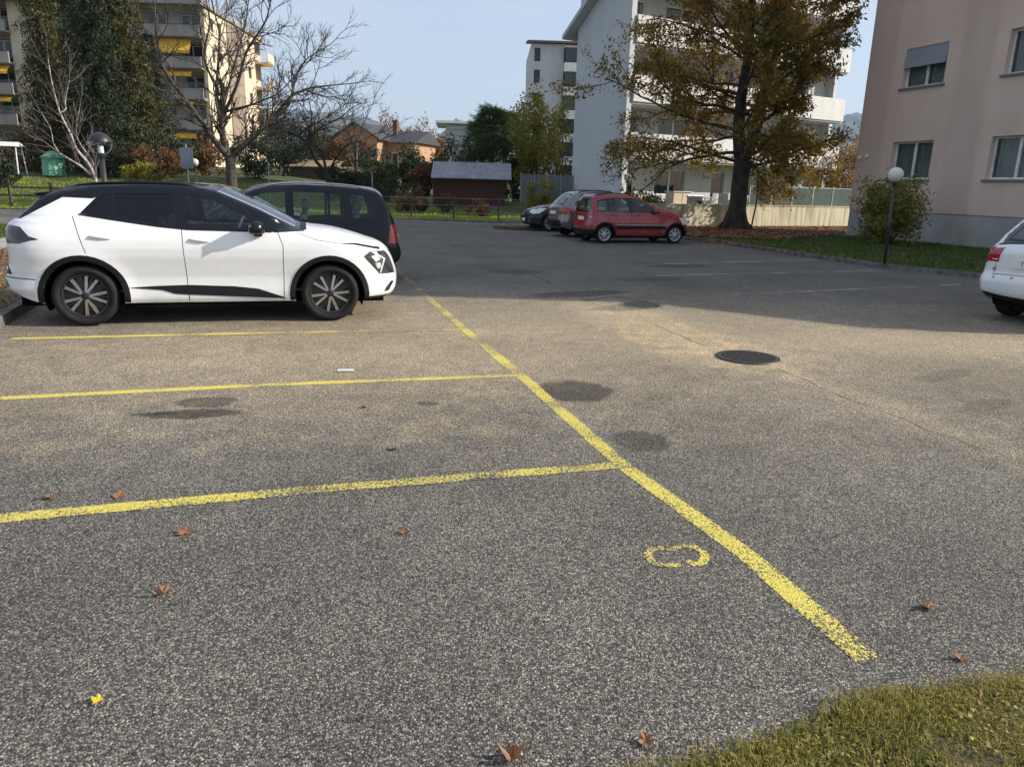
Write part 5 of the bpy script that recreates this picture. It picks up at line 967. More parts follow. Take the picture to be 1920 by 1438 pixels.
MB().box(-28.4, -28, 17, 17.2, 0, HB - .6).build('rear_wall', X['cream'], lb); MB().box(-2, -.8, 2, 3.4, HB - .14, HB + 1.5).build('chimney', X['cgrey'], lb); MB().box(-6, -4.6, 3, 4.6, HB - .14, HB + 2).build('chimney', X['cream'], lb)
# ---- small house, pale buildings and the louvred hall
def gable_house(name, loc, rz, w_, d_, h_, rh, wallm, roofm, label, ridge='y', wins=()):
    e = empty(name, loc, rz, label=label, cat='house'); q = MB(); q.box(-w_ / 2, w_ / 2, 0, d_, 0, h_); q.add([(-w_ / 2, 0, h_), (w_ / 2, 0, h_), (0, 0, h_ + rh), (-w_ / 2, d_, h_), (w_ / 2, d_, h_), (0, d_, h_ + rh)], [(0, 1, 2), (5, 4, 3)]); q.build('wall', wallm, e)
    o_ = .5; sl = rh / (w_ / 2); V = []
    for y in (-o_, d_ + o_): V += [(-w_ / 2 - o_, y, h_ - o_ * sl + .06), (0, y, h_ + rh + .06), (w_ / 2 + o_, y, h_ - o_ * sl + .06), (w_ / 2 + o_, y, h_ - o_ * sl + .22), (0, y, h_ + rh + .22), (-w_ / 2 - o_, y, h_ - o_ * sl + .22)]
    r = MB(); r.add(V, [(0, 1, 4, 5), (1, 2, 3, 4), (6, 11, 10, 7), (7, 10, 9, 8), (5, 4, 10, 11), (4, 3, 9, 10), (0, 6, 7, 1), (1, 7, 8, 2), (0, 5, 11, 6), (2, 8, 9, 3)]); ro = r.build('roof', roofm, e)
    for (a, b, c, d) in wins: wo = MB().box(a, b, -.05, -.002, c, d).build('window', X['frame'], e); MB().box(a + .07, b - .07, -.07, -.051, c + .07, d - .07).build('pane', X['dark'], wo)
    return e, ro
p = at(668, 300, 88); hh, ro = gable_house('house', (p.x, 88, 2.6), R(-16), 5.2, 9, 3.9, 1.5, X['orange'], X['slate'], 'orange rendered house with dark gabled roof and chimney', wins=[(-1.7, -.7, .6, 1.9), (.7, 1.7, .6, 1.9), (-.4, .5, 2.5, 3.6)])
MB().box(2.62, 6.2, 2.2, 8.4, 0, 3.7).build('side_wing', X['orange'], hh); MB().add([(2.4, 1.6, 3.5), (6.7, 1.6, 3.5), (6.7, 5.3, 4.95), (2.4, 5.3, 4.95), (2.4, 9, 3.5), (6.7, 9, 3.5)], [(0, 1, 2, 3), (3, 2, 5, 4), (0, 3, 4), (1, 5, 2)]).build('wing_roof', X['slate'], hh)
for (a, b, c, d) in ((3.4, 4.2, 1.0, 2.4), (4.9, 5.6, 1.0, 2.4)): wo = MB().box(a, b, 2.12, 2.198, c, d).build('window', X['frame'], hh); MB().box(a + .07, b - .07, 2.10, 2.118, c + .07, d - .07).build('pane', X['dark'], wo)
MB().box(2.6, 3.1, 4.2, 4.7, 4.4, 6.1).build('chimney', X['tile'], ro)
p = at(605, 285, 115); e = empty('house', (p.x, 115, 3.2), R(-8), label='low white flat-roofed house behind the bare trees', cat='house'); MB().box(-3.2, 2.2, 0, 7, 0, 2.6).build('wall', X['twhite'], e); MB().box(-3.4, 2.4, -.3, 7, 2.61, 2.9).build('roof', X['white'], e)
for i in range(3): wo = MB().box(-2.6 + 1.6 * i, -1.6 + 1.6 * i, -.05, -.002, 1.0, 2.1).build('window', X['frame'], e); MB().box(-2.53 + 1.6 * i, -1.67 + 1.6 * i, -.07, -.051, 1.07, 2.03).build('pane', X['dark'], wo)
p = at(548, 300, 105); e = empty('house', (p.x, 105, 2.6), R(-4), label='pale garden house partly hidden beside the cream block', cat='house'); MB().box(-3, 3, 0, 5, 0, 3).build('wall', X['cream'], e); MB().box(-3.3, 3.3, -.4, 5.3, 3.01, 3.3).build('roof', X['tile'], e); MB().box(-1.2, -.2, -.04, -.002, .8, 2.0).build('window', X['dark'], e)
p = at(836, 285, 125); e = empty('hall', (p.x, 125, 2.0), R(4), label='grey louvred hall with flat overhanging roof beside the palm', cat='building'); MB().box(0, 12, .2, 10, 0, 9.0).build('wall', X['tgrey'], e)
for i in range(9): MB().box(.1, 11.9, 0, .17, 1.0 + .9 * i, 1.5 + .9 * i).build('louvre', X['galv'], e)
MB().box(-1.6, 12.5, -1, 11, 9.02, 9.4).build('roof', X['white'], e); MB().box(3.9, 4.15, -.6, -.4, 0, 9.0).build('post', X['white'], e)
# ---- garden shed
SX0, SX1 = -4.75, -.6; e = empty('garden_shed', (SX0, 45, float(hz(-3.0, 45.0)) - .05), R(2), label='dark brown wooden shed with corrugated grey roof', cat='shed'); SW = SX1 - SX0; e.scale = (1, 1, .92)
for i in range(14): MB().box(.25, SW - .1, 0, .03, .06 + .125 * i, .178 + .125 * i).build('board', X['wood'], e)
q = MB(); q.box(.25, SW - .1, .032, 2.6, .02, 1.82); q.add([(.25, .031, 1.82), (.25, 2.6, 1.82), (.25, 1.6, 2.75)], [(0, 2, 1)]); q.add([(SW - .1, .031, 1.82), (SW - .1, 2.6, 1.82), (SW - .1, 1.6, 2.75)], [(0, 1, 2)]); q.build('side_wall', X['wood'], e)
n = 128; V = []
for i in range(n + 1):
    x = -.25 + (SW + .5) * i / n; dz = .05 * math.sin(i * 2 * math.pi / 4); V += [(x, -.45, 1.78 + dz), (x, 1.6, 2.82 + dz), (x, 2.9, 2.1 + dz)]
q = MB(); q.add(V, [(3 * i + k, 3 * i + 3 + k, 3 * i + 4 + k, 3 * i + 1 + k) for i in range(n) for k in (0, 1)]); q.build('roof', X['corr'], e, True)
MB().box(-.2, .24, .4, 2.4, .0, 1.75).build('lean_to', X['wood'], e); MB().box(-.22, -.205, .7, 1.3, .7, 1.4).build('window', X['galv'], e); MB().box(.1, SW, -.06, .0, -.1, .05).build('base_beam', X['conc'], e)
# ---- hills
def hill(name, pts, Y, mat):
    top = [at(x, y, Y) for x, y in pts]; V = []; F = []; dn = []
    for i in range(len(top) - 1):
        for k in range(12): dn.append(top[i].lerp(top[i + 1], k / 12))
    dn.append(top[-1]); n = len(dn)
    for r, (f, dy) in enumerate(((1, 0), (.93, -90), (.75, -260), (.45, -520), (0, -950))):
        for i, p in enumerate(dn):
            j = (math.sin(i * 1.3 + r) + math.sin(i * .47 + r * 2)) * (9 if r else 3); V.append((p.x, p.y + dy + j * 4, (p.z + j * (1 if r < 4 else 0)) * f - (1 - f) * 5))
    for r in range(4): F += [(r * n + i, r * n + i + 1, (r + 1) * n + i + 1, (r + 1) * n + i) for i in range(n - 1)]
    MB().add(V, F).build(name, mat, None, True, kind='structure')
hill('hills', [(-900, 300), (-500, 255), (-100, 230), (250, 215), (520, 203), (585, 209), (640, 212), (690, 222), (740, 240), (790, 262), (812, 272), (850, 285), (1000, 300)], 3600, X['hill'])
hill('hills', [(700, 290), (760, 276), (806, 268), (826, 255), (840, 238), (848, 229), (856, 222), (863, 227), (880, 231), (920, 236), (1000, 240), (1200, 250), (1500, 252), (1590, 214), (1612, 212), (1700, 225), (2000, 250), (2500, 270)], 3000, X['hill'])
# ------------------------------------------------------------------ trees and shrubs
def tubes(name, paths, mat, parent, smooth=True):
    # paths: (points Nx3, radii N, sides)
    VV = []; FF = []; k = 0
    for (P, r, n) in paths:
        P = np.asarray(P, float); r = np.asarray(r, float); t = np.gradient(P, axis=0); t /= np.linalg.norm(t, axis=1, keepdims=True) + 1e-9
        ref = np.array([.3, .9, .2]); a = np.cross(t, ref); a /= np.linalg.norm(a, axis=1, keepdims=True) + 1e-9; b = np.cross(t, a)
        an = np.arange(n) * 2 * np.pi / n; ring = P[:, None] + (a[:, None] * np.cos(an)[None, :, None] + b[:, None] * np.sin(an)[None, :, None]) * r[:, None, None]
        VV.append(ring.reshape(-1, 3)); m_ = len(P); i = np.arange(m_ - 1)[:, None] * n; j = np.arange(n)[None]; j2 = (j + 1) % n
        FF.append((np.stack([i + j, i + j2, i + n + j2, i + n + j], -1) + k).reshape(-1, 4)); k += m_ * n
    return fast(name, np.concatenate(VV), np.concatenate(FF), mat, parent, smooth)
def rnd(s=1.0): return rng.normal(0, s, 3)
def grow(p, d, L_, r, depth, out_, tips, wob=.18, up=.05, nch=(3, 5), spread=.8, shr=.62, maxd=3, sides=(8, 6, 5, 4, 3), minr=.006):
    n = max(4, int(L_ / (.45 if depth < 2 else .3))); pts = [np.array(p, float)]; d = np.array(d, float); d /= np.linalg.norm(d); ds = [d]
    for i in range(n):
        d = d + rnd(wob) * (.5 + .5 * i / n); d[2] += up; d /= np.linalg.norm(d); pts.append(pts[-1] + d * L_ / n); ds.append(d)
    rad = r * (1 - .78 * (np.arange(n + 1) / n)) + minr * .5; out_.append((np.array(pts), rad, sides[min(depth, len(sides) - 1)], depth))
    if depth >= maxd: tips.append((np.array(pts), d)); return
    k = rng.integers(nch[0], nch[1] + 1)
    for j in range(k):
        t = (.25 + .75 * (j + rng.random()) / k); i = min(n, int(t * n)); q = ds[i]; ax = np.cross(q, rnd(1)); ax /= np.linalg.norm(ax); an = spread * rng.uniform(.55, 1.2)
        nd = q * math.cos(an) + ax * math.sin(an); grow(pts[i], nd, L_ * shr * rng.uniform(.7, 1.2) * (1.15 - .5 * t), max(minr, rad[i] * .62), depth + 1, out_, tips, wob, up, nch, spread, shr, maxd, sides, minr)
def cards(C, size, droop=0.0, aspect=.6, jitter=.35):
    # small bent leaf quads around centres
    n = len(C); s = size * rng.uniform(.6, 1.35, n)[:, None]; a = rng.normal(0, 1, (n, 3)); a[:, 2] -= droop; a /= np.linalg.norm(a, axis=1, keepdims=True); b = rng.normal(0, 1, (n, 3)); b -= a * (a * b).sum(1, keepdims=True); b /= np.linalg.norm(b, axis=1, keepdims=True)
    c = np.cross(a, b); V = np.stack([C - a * s, C + b * s * aspect + c * s * .12, C + a * s, C - b * s * aspect + c * s * .12], 1).reshape(-1, 3); return V, (np.arange(n)[:, None] * 4 + np.arange(4))
def split_paths(o_, dmax): return [x[:3] for x in o_ if x[3] <= dmax], [x[:3] for x in o_ if x[3] > dmax]
# ---- the large autumn tree
def autumn_tree(base, label):
    e = empty('autumn_tree', base, 0, label=label, cat='tree'); o_ = []; tips = []
    def trunk(P, r): o_.append((np.array(P), np.array(r), 14, 0)); return np.array(P), np.array(r)
    tr = trunk([(0, 0, -.1), (0, 0, .12), (0, 0, .4), (.02, 0, 1.0), (.03, .02, 1.8), (.05, 0, 2.6), (.02, 0, 3.3)], [.78, .54, .41, .36, .345, .36, .33])
    l1 = trunk([(-.08, 0, 3.0), (-.25, .1, 4.2), (-.22, .15, 5.6), (-.1, .1, 7.2), (-.2, 0, 9), (-.05, 0, 11), (0, .1, 13.2)], [.27, .24, .21, .17, .13, .08, .03]); l2 = trunk([(.12, 0, 3.0), (.42, -.1, 4.0), (.55, -.1, 5.2), (.9, .1, 6.6), (1.25, .2, 8.4), (1.5, .1, 10.4), (1.9, 0, 12)], [.27, .23, .20, .16, .12, .08, .03])
    for a in range(7):   # root flares
        an = a * .9; o_.append((np.array([(math.cos(an) * .26, math.sin(an) * .26, .75), (math.cos(an) * .42, math.sin(an) * .42, .28), (math.cos(an) * .85, math.sin(an) * .85, -.06)]), np.array([.15, .14, .06]), 6, 0))
    for i in range(54):
        z = 2.6 + 9.6 * (i / 54) ** 1.05; src, rr = (tr if z < 3.0 else (l1 if i % 2 else l2)); z_ = np.clip(z, src[0, 2], src[-1, 2]); p = np.array([np.interp(z_, src[:, 2], src[:, k]) for k in range(3)]); r0 = np.interp(z_, src[:, 2], rr)
        an = i * 2.4 + rng.uniform(-.4, .4); L_ = (5.9 - 2.8 * max(0, math.cos(an + .55))) * math.sqrt(max(.05, 1 - ((z - 5.0) / 9.2) ** 2)) * rng.uniform(.75, 1.1); el = .14 + .52 * (z - 2.3) / 10 + rng.uniform(-.1, .15)
        grow(p, (math.cos(an), math.sin(an), math.tan(el)), L_, min(.075, r0 * .35), 1, o_, tips, .16, .015 if z > 4 else -.02, (5, 7), .75, .50, 3)
    a, b = split_paths(o_, 1); tubes('trunk', a, X['bark'], e); tubes('twig', b, X['bark'], e)
    C = []
    for (P, d) in tips:
        k = rng.integers(29, 48); i = rng.integers(0, len(P), k); C.append(P[i] + rng.normal(0, .15, (k, 3)) - np.array([0, 0, .08]))
    V, F = cards(np.concatenate(C), .085, .6, .42); fast('crown', V, F, X['lv_aut'], e); return len(F)
TB = gnd(1378, 427); TBx = TB.x * 33.0 / TB.y
autumn_tree((TBx, 33.0, .07), 'large autumn tree with golden brown leaves in front of the balcony block')
# ---- bare trees traced from their main limbs
def bare_tree(name, label, Y, limbs, mat, twmat, rbase, nch=(4, 6), maxd=4, tl=1.5, zb=None):
    b = at(*limbs[0][0][0], Y) if zb is None else None
    e = empty(name, (0, 0, 0), label=label, cat='tree'); o_ = []; tips = []
    for (pp, r0, r1, dep) in limbs:
        Pm = np.array([np.array(at(x, y, Y + dep * i / (len(pp) - 1))) for i, (x, y) in enumerate(pp)]); n = len(Pm) * 6; t = np.linspace(0, len(Pm) - 1, n); 
        P = np.stack([np.interp(t, np.arange(len(Pm)), Pm[:, k]) for k in range(3)], -1)
        for _ in range(3): P[1:-1] = (P[:-2] + P[1:-1] * 2 + P[2:]) / 4
        rad = np.linspace(r0, r1, n); o_.append((P, rad, 9, 0))
        ln = np.linalg.norm(np.diff(P, axis=0), axis=1).sum(); k = int(ln * 2.6)
        if rad[0] > .16 and pp[0] == limbs[0][0][0]: continue
        for j in range(k):
            i = int(n * (.18 + .8 * (j + rng.random()) / k)); i = min(i, n - 2); d = P[i + 1] - P[i]; d /= np.linalg.norm(d); ax = np.cross(d, rnd(1)); ax /= np.linalg.norm(ax); an = rng.uniform(.5, 1.1)
            grow(P[i], d * math.cos(an) + ax * math.sin(an), tl * rng.uniform(.6, 1.3), max(.014, rad[i] * .5), 2, o_, tips, .2, .06, (3, 5), .7, .62, maxd, minr=.008)
        grow(P[-1], P[-1] - P[-3], tl * 1.1, r1, 2, o_, tips, .2, .05, (3, 5), .7, .62, maxd, minr=.008)
    a, b2 = split_paths(o_, 1); base = a[0][0][0].copy(); e.location = base; sh = lambda L_: [(p - base, r, n) for (p, r, n) in L_]
    tubes('trunk', sh(a), mat, e); tubes('crown', sh(b2), twmat, e); return e
bare_tree('bare_tree', 'large bare walnut tree in front of the cream block', 39, [
    ([(436, 385), (434, 340), (433, 310), (430, 293)], .30, .23, 0), ([(430, 296), (405, 268), (385, 240), (362, 205), (330, 165), (300, 120), (292, 60)], .17, .04, -2), ([(428, 298), (418, 260), (416, 230), (418, 212)], .17, .13, 0), ([(418, 214), (405, 180), (410, 110), (412, 60), (398, 10)], .10, .025, 1.5), ([(420, 214), (445, 160), (462, 95), (500, 40), (512, -20)], .09, .025, -1.5), ([(418, 205), (440, 120), (460, 50), (470, -30)], .07, .02, 2),
    ([(422, 210), (470, 198), (520, 178), (532, 165)], .07, .02, 0), ([(436, 296), (462, 268), (505, 232), (545, 180), (580, 165), (625, 160)], .14, .03, 1), ([(505, 232), (545, 195), (555, 140), (575, 110), (610, 90)], .08, .02, 2), ([(440, 292), (470, 265), (498, 240), (500, 225)], .08, .03, -1.5), ([(412, 180), (380, 110), (395, 40), (380, -30)], .06, .02, -2), ([(448, 290), (446, 262), (460, 238)], .05, .02, 1)], X['barkg'], X['barkg'], .3, tl=1.9)
bare_tree('bare_tree', 'pale barked young tree with splayed stems beside the dome lamp', 30.5, [
    ([(182, 400), (182, 352), (178, 333)], .09, .07, 0), ([(178, 333), (166, 306), (142, 280), (132, 250), (118, 225), (108, 200), (96, 150), (90, 110)], .062, .014, -1), ([(178, 333), (172, 300), (158, 282), (145, 262), (142, 240), (150, 200)], .05, .012, 1.0), ([(172, 328), (152, 312), (132, 300), (112, 288)], .055, .03, -.6), ([(112, 288), (100, 270), (95, 240), (70, 200)], .025, .008, -.6), ([(110, 214), (124, 206), (122, 190), (130, 150)], .03, .01, .4)], X['barkw'], X['twig'], .1, tl=1.2, maxd=3)
bare_tree('bare_tree', 'crooked bare tree right of the walnut, in front of the white house', 44, [
    ([(622, 385), (618, 345), (612, 325)], .2, .15, 0), ([(612, 325), (590, 300), (578, 270), (560, 255), (530, 245), (505, 238)], .10, .03, -1), ([(612, 325), (605, 285), (575, 262), (600, 240), (640, 220)], .08, .03, 1), ([(615, 325), (628, 300), (645, 275), (680, 262)], .07, .02, -.5), ([(576, 266), (585, 220), (580, 190)], .05, .02, 1), ([(560, 255), (575, 240), (605, 225), (635, 205), (645, 190)], .05, .015, 0), ([(530, 330), (545, 300), (575, 270)], .08, .04, 1)], X['bark'], X['twig'], .2, tl=1.7)
bare_tree('bare_tree', 'slender bare tree with upright branches before the orange house', 52, [
    ([(668, 380), (667, 330), (668, 300)], .14, .10, 0), ([(668, 300), (660, 265), (645, 225), (638, 200)], .05, .012, 0), ([(668, 300), (672, 255), (690, 215), (705, 180)], .05, .012, 1), ([(668, 305), (690, 280), (720, 260), (735, 245)], .045, .012, -1), ([(668, 300), (648, 280), (640, 262)], .04, .012, 1)], X['bark'], X['twig'], .12, tl=1.6, maxd=3)
# ---- conifers
def conifer(base, H, W_, mat, label, n=900, lean=0.0):
    n = int(n * .42)
    e = empty('conifer', base, 0, label=label, cat='tree'); paths = [(np.array([(0, 0, -.3), (.05, 0, H * .3), (0, .05, H * .7), (0, 0, H)]), np.array([.35, .27, .14, .03]), 8)]; C = []
    for i in range(n):
        t = (i + rng.random()) / n; z = H * (.04 + .95 * t); an = i * 2.399 + rng.uniform(-.5, .5); L_ = W_ * (1 - t) ** .75 * rng.uniform(.55, 1.15) + .3; k = max(4, int(L_ / .22)); s = np.linspace(0, 1, k)
        sag = -.55 * L_ * s ** 1.6 + .22 * L_ * s ** 4; P = np.stack([np.cos(an) * L_ * s, np.sin(an) * L_ * s, z + sag], -1)
        if i % 3 == 0: paths.append((P, np.linspace(.035, .008, k), 3))
        m_ = k * 15; idx = rng.integers(k // 5, k, m_); C.append(P[idx] + rng.normal(0, .12, (m_, 3)) - np.stack([np.zeros(m_), np.zeros(m_), rng.exponential(.16, m_)], -1))
    tubes('trunk', paths, X['bark'], e); V, F = cards(np.concatenate(C), .13, 1.0, .26); fast('crown', V, F, mat, e)
for (px, Y, H, W_, mt, lb, n) in ((112, 50, 17.0, 1.6, 'lv_con2', 'tall narrow olive green conifer nearest the left block', 900), (176, 56, 21, 1.8, 'lv_con', 'darkest tallest conifer between two others at the left', 800), (246, 52, 16.0, 2.5, 'lv_con2', 'broad brownish conifer with drooping branches beside the bare tree', 1300), (205, 48, 12.5, 2.3, 'lv_con', 'shorter dark conifer behind the dome lamp', 600), (300, 56, 9.5, 1.6, 'lv_con', 'dark slim conifer just left of the loggias', 600)):
    p = at(px, 330, Y); conifer((p.x, Y, float(hz(p.x, Y)) - .1), H, W_, X[mt], lb, n)
# ---- leafy shrubs
def shrub(base, rx, rz, n, size, mat, label, name='shrub', cat='shrub', stems=9, hollow=.35, group=None, asp=.5, trunk=0.0):
    e = empty(name, base, rng.uniform(0, 6), label=label, cat=cat, group=group); o_ = []; tips = []
    for i in range(stems):
        an = i * 2.4 + rng.uniform(-.3, .3); t = rng.uniform(.2, .9); d = (math.cos(an) * t * rx, math.sin(an) * t * rx, rz * 1.3); grow((math.cos(an) * .1 * rx, math.sin(an) * .1 * rx, trunk), d, rz * .95, .02 + .012 * rz, 1, o_, tips, .16, .02, (3, 5), .6, .5, 2, (5, 5, 4, 3))
    if trunk: o_.append((np.array([(0, 0, -.2), (.03, 0, trunk * .6), (0, 0, trunk + .3)]), np.array([.16, .12, .10]), 8, 0))
    tubes('stem', [x[:3] for x in o_], X['bark'], e)
    # clumps spread through the volume, uneven outline
    nc = max(10, n // 60); u = rng.normal(0, 1, (nc, 3)); u /= np.linalg.norm(u, axis=1, keepdims=True); r = (hollow + (1 - hollow) * rng.random(nc) ** .6)[:, None] * rng.uniform(.72, 1.2, (nc, 1)); cc = u * r * np.array([rx, rx, rz]); cc[:, 2] += rz + trunk
    idx = rng.integers(0, nc, n); C = cc[idx] + rng.normal(0, 1, (n, 3)) * np.array([rx, rx, rz]) * .13; C[:, 2] = np.maximum(C[:, 2], .03); V, F = cards(C, size, .3, asp); fast('foliage', V, F, mat, e); return e
def put(px, Y, w_, h_, n, mt, lb, size=.09, zb=None, **k):
    p = at(px, 330, Y); z = float(hz(p.x, Y)) if zb is None else zb; shrub((p.x, Y, z), w_ / 2, h_ / 2, n, size, X[mt], lb, **k)
bp_ = gnd(1652, 452, .07); bp_.x *= .99
shrub((12.3, 25.3, .07), 1.08, 1.1, 9500, .05, X['lv_bush'], 'round yellow green bush with red tips against the pink house', stems=14, hollow=.2)
for i, (px, Y, w_, h_, n, mt, lb) in enumerate((
    (480, 48, 3.2, 2.6, 3500, 'lv_dark', 'dark green rounded shrub right of the walnut trunk'), (262, 43, 2.2, 1.5, 2200, 'lv_yg', 'yellow shrub to the right of the dome lamp'), (300, 47, 3.0, 2.2, 2500, 'lv_red', 'reddish shrub left of the grey sign board'), (335, 50, 2.6, 2.4, 2200, 'lv_dark', 'dark shrub behind the grey sign board'),
    (385, 52, 3.6, 2.6, 2600, 'lv_red', 'brown red shrub below the loggias'), (60, 50, 3.6, 2.6, 2600, 'lv_red', 'brown shrub beside the green bin'), (15, 43, 1.6, 1.4, 1400, 'lv_dark', 'low dark shrub at the left edge by the white frame'), (225, 50, 4.0, 2.4, 2600, 'lv_con2', 'olive shrub behind the pale barked tree'),
    (545, 58, 4.0, 4.4, 3200, 'lv_dark', 'tall dark evergreen beside the cream block corner'), (600, 64, 4.2, 3.6, 3200, 'lv_mid', 'mid green shrub below the low white house'), (520, 75, 4.4, 6.0, 3600, 'lv_dark', 'dark conifer-like shrub right of the cream block'), (650, 62, 4.0, 3.2, 3000, 'lv_red', 'brownish twiggy shrub below the orange house'),
    (700, 58, 3.6, 2.6, 2800, 'lv_dark', 'dark evergreen shrub below the orange house'), (727, 66, 3.0, 2.0, 2200, 'lv_mid', 'green shrub right of the orange house'), (778, 60, 2.8, 3.8, 3200, 'lv_dark', 'tall dark evergreen left of the shed'), (800, 58, 2.6, 2.6, 2400, 'lv_red', 'russet shrub close to the left side of the shed'),
    (640, 46, 2.8, 1.9, 2200, 'lv_dark', 'low dark shrub behind the people carrier roof'), (720, 47, 3.0, 1.9, 2400, 'lv_mid', 'green shrub behind the wire fence at centre'), (855, 58, 3.6, 4.4, 3000, 'lv_dark', 'dark shrub rising behind the shed roof'), (905, 55, 3.4, 5.0, 3000, 'lv_dark', 'dense dark shrub under the palm'),
    (1215, 37.4, 2.2, 1.3, 1800, 'lv_mid', 'low green shrub behind the red car'), (1590, 47, 3.4, 4.2, 3000, 'lv_aut', 'autumn shrub between balcony block and pink house'), (1575, 56, 5.0, 5.0, 3500, 'lv_red', 'reddish tree crown beside the pink house corner'), (975, 52, 2.4, 2.8, 2200, 'lv_dark', 'dark shrub right of the shed'))):
    put(px, Y, w_, h_, n, mt, lb, .11 if Y > 50 else .085)
for (px, Y, w_, h_, lb) in ((790, 40.5, 1.7, 1.35, 'leafless reddish rose bush left of the shed'), (835, 40, 1.5, 1.1, 'reddish rose bush in front of the shed corner'), (765, 41, 1.5, 1.2, 'straggling reddish bush nearest the people carrier'), (905, 39.5, 1.5, .9, 'low twiggy bush before the shed wall')): put(px, Y, w_, h_, 700, 'lv_red', lb, .06, stems=16)
put(1012, 41.5, 1.8, 2.2, 1800, 'lv_yg', 'yellow leaved shrub at the end of the dark hatchback', .07)
for (px, Y, w_, h_, n, mt, tr_, lb) in ((1005, 50, 3.6, 5.4, 5200, 'lv_yg', 1.2, 'pale yellow green tree right of the palm'), (1048, 48, 3.0, 4.4, 1700, 'lv_yg', 1.2, 'sparse yellowing tree in front of the pale tower'), (985, 58, 3.2, 6.2, 3200, 'lv_dark', 1.0, 'dark slim tree behind the palm'), (965, 53, 2.8, 3.8, 2600, 'lv_mid', .8, 'yellowing tree at the foot of the palm')):
    put(px, Y, w_, h_, n, mt, lb, .10, name='tree', cat='tree', trunk=tr_)
for i, (px, py, Y, w_, h_) in enumerate(((752, 272, 150, 8, 9.5), (778, 268, 155, 8, 10.5), (806, 276, 160, 8, 8.5), (828, 280, 150, 7, 8.0), (725, 258, 165, 8, 12.0), (612, 262, 150, 9, 9.0), (655, 262, 150, 9, 8.0))):
    p = at(px, 300, Y); shrub((p.x, Y, 1.5), w_ / 2, h_ / 2 + .5, 3000, .22, X['lv_far'], ['rust coloured far tree left of the louvred hall', 'tallest rust coloured far tree by the louvred hall', 'pale rust far tree below the hills', 'low rust far tree touching the louvred hall', 'rust brown far tree behind the orange house roof', 'brown far tree above the low white house', 'brown far tree left of the orange house roof'][i], 'tree', 'tree', 6, .3, trunk=1.0)
# ---- fan palm
def palm(base, H, label):
    e = empty('palm_tree', base, 0, label=label, cat='tree'); zt = np.linspace(-.2, H, 14); tubes('trunk', [(np.stack([.08 * np.sin(zt), 0 * zt, zt], -1), np.linspace(.22, .17, 14) + .03 * np.sin(np.arange(14) * 2.2), 10)], X['bark'], e)
    V = []; F = []; st = []
    for i in range(64):
        an = i * 2.4; el = 1.35 - 2.1 * (i / 64) + rng.uniform(-.1, .1); d = np.array([math.cos(an) * math.cos(el), math.sin(an) * math.cos(el), math.sin(el)]); L_ = rng.uniform(.8, 1.15); P0 = np.array([.08 * math.sin(H), 0, H - .1 - .35 * (i / 64)]); P1 = P0 + d * L_ - np.array([0, 0, .15]); st.append((np.array([P0, (P0 + P1) / 2 + d * .02 + np.array([0, 0, .05]), P1]), np.array([.022, .018, .014]), 4))
        sd = np.cross(d, [0, 0, 1.0]); sd /= np.linalg.norm(sd) + 1e-6; upv = np.cross(sd, d)
        for j in range(17):
            b = -1.9 + 3.8 * j / 16; q = d * math.cos(b) + sd * math.sin(b); R_ = rng.uniform(.72, .95) * (1 - .1 * abs(b)); w_ = .035; sx = np.cross(q, upv); k = len(V); mid = P1 + q * R_ * .6 - np.array([0, 0, .05]); tip = P1 + q * R_ - np.array([0, 0, .30 * R_])
            V += [P1 + upv * .01, mid + sx * w_, tip, mid - sx * w_]; F.append((k, k + 1, k + 2, k + 3))
    tubes('stalk', st, X['bark'], e); fast('crown', np.array(V), np.array(F), X['lv_palm'], e)
for (px, Y, py, lb) in ((922, 51, 228, 'fan palm with dense dark crown behind the shed'), (948, 55, 232, 'second fan palm close behind the first'), (905, 56, 250, 'lower fan palm at the left of the palm group')):
    p = at(px, py, Y); zb = float(hz(p.x, Y)); palm((p.x, Y, zb - .1), p.z - zb, lb)
# ------------------------------------------------------------------ lamps, signs, fences, garden things
def globe_lamp(loc, zc, r, label, lean=0.0):
    e = empty('street_lamp', loc, 0, label=label, cat='lamp'); MB().lathe([(0, 0), (.09, 0), (.09, .03), (.04, .06)], 14).build('base', X['bronze'], e); MB().tube([(0, 0, .04), (lean, 0, zc - r)], [.034, .03], 10).build('post', X['bronze'], e, True)
    MB().lathe([(.05, zc - r - .05), (.07, zc - r - .02), (.07, zc - r + .02)], 16, c=(lean, 0, 0)).build('collar', X['bronze'], e)
    MB().lathe([(.001 + r * math.sin(a), zc - r * math.cos(a)) for a in np.linspace(.25, math.pi, 18)], 28, c=(lean, 0, 0)).build('globe', X['globe'], e, True)
p = gnd(1657, 503); tp = at(1682, 328, p.y); globe_lamp((p.x, p.y, .05), tp.z - .05, .165, 'globe lamp on a dark post at the right lawn kerb', tp.x - p.x - .03)
p = at(1177, 333, 36.5); globe_lamp((p.x, 36.5, .05), p.z - .05, .18, 'globe lamp beside the grey wall behind the red car')
p = at(365, 305, 36.6); globe_lamp((p.x, 36.6, .05), p.z - .05, .18, 'small globe lamp beside the grey sign board')
p = at(188, 270, 14.3); e = empty('street_lamp', (p.x, 14.3, .08), 0, label='clear globe lamp with a dark domed cap behind the white crossover', cat='lamp'); zc = p.z - .08; r = .195
MB().lathe([(0, 0), (.10, 0), (.10, .03), (.05, .07)], 14).build('base', X['bronze'], e); MB().tube([(0, 0, .04), (0, 0, zc - r)], [.055, .05], 10).build('post', X['bronze'], e, True); MB().lathe([(.06, zc - r - .06), (.08, zc - r), (.08, zc - r + .03)], 16).build('collar', X['bronze'], e)
MB().lathe([(.001 + r * math.sin(a), zc - r * math.cos(a)) for a in np.linspace(.3, math.pi, 22)], 36).build('globe', glassmat('clear_globe', (.93, .95, .95)), e, True)
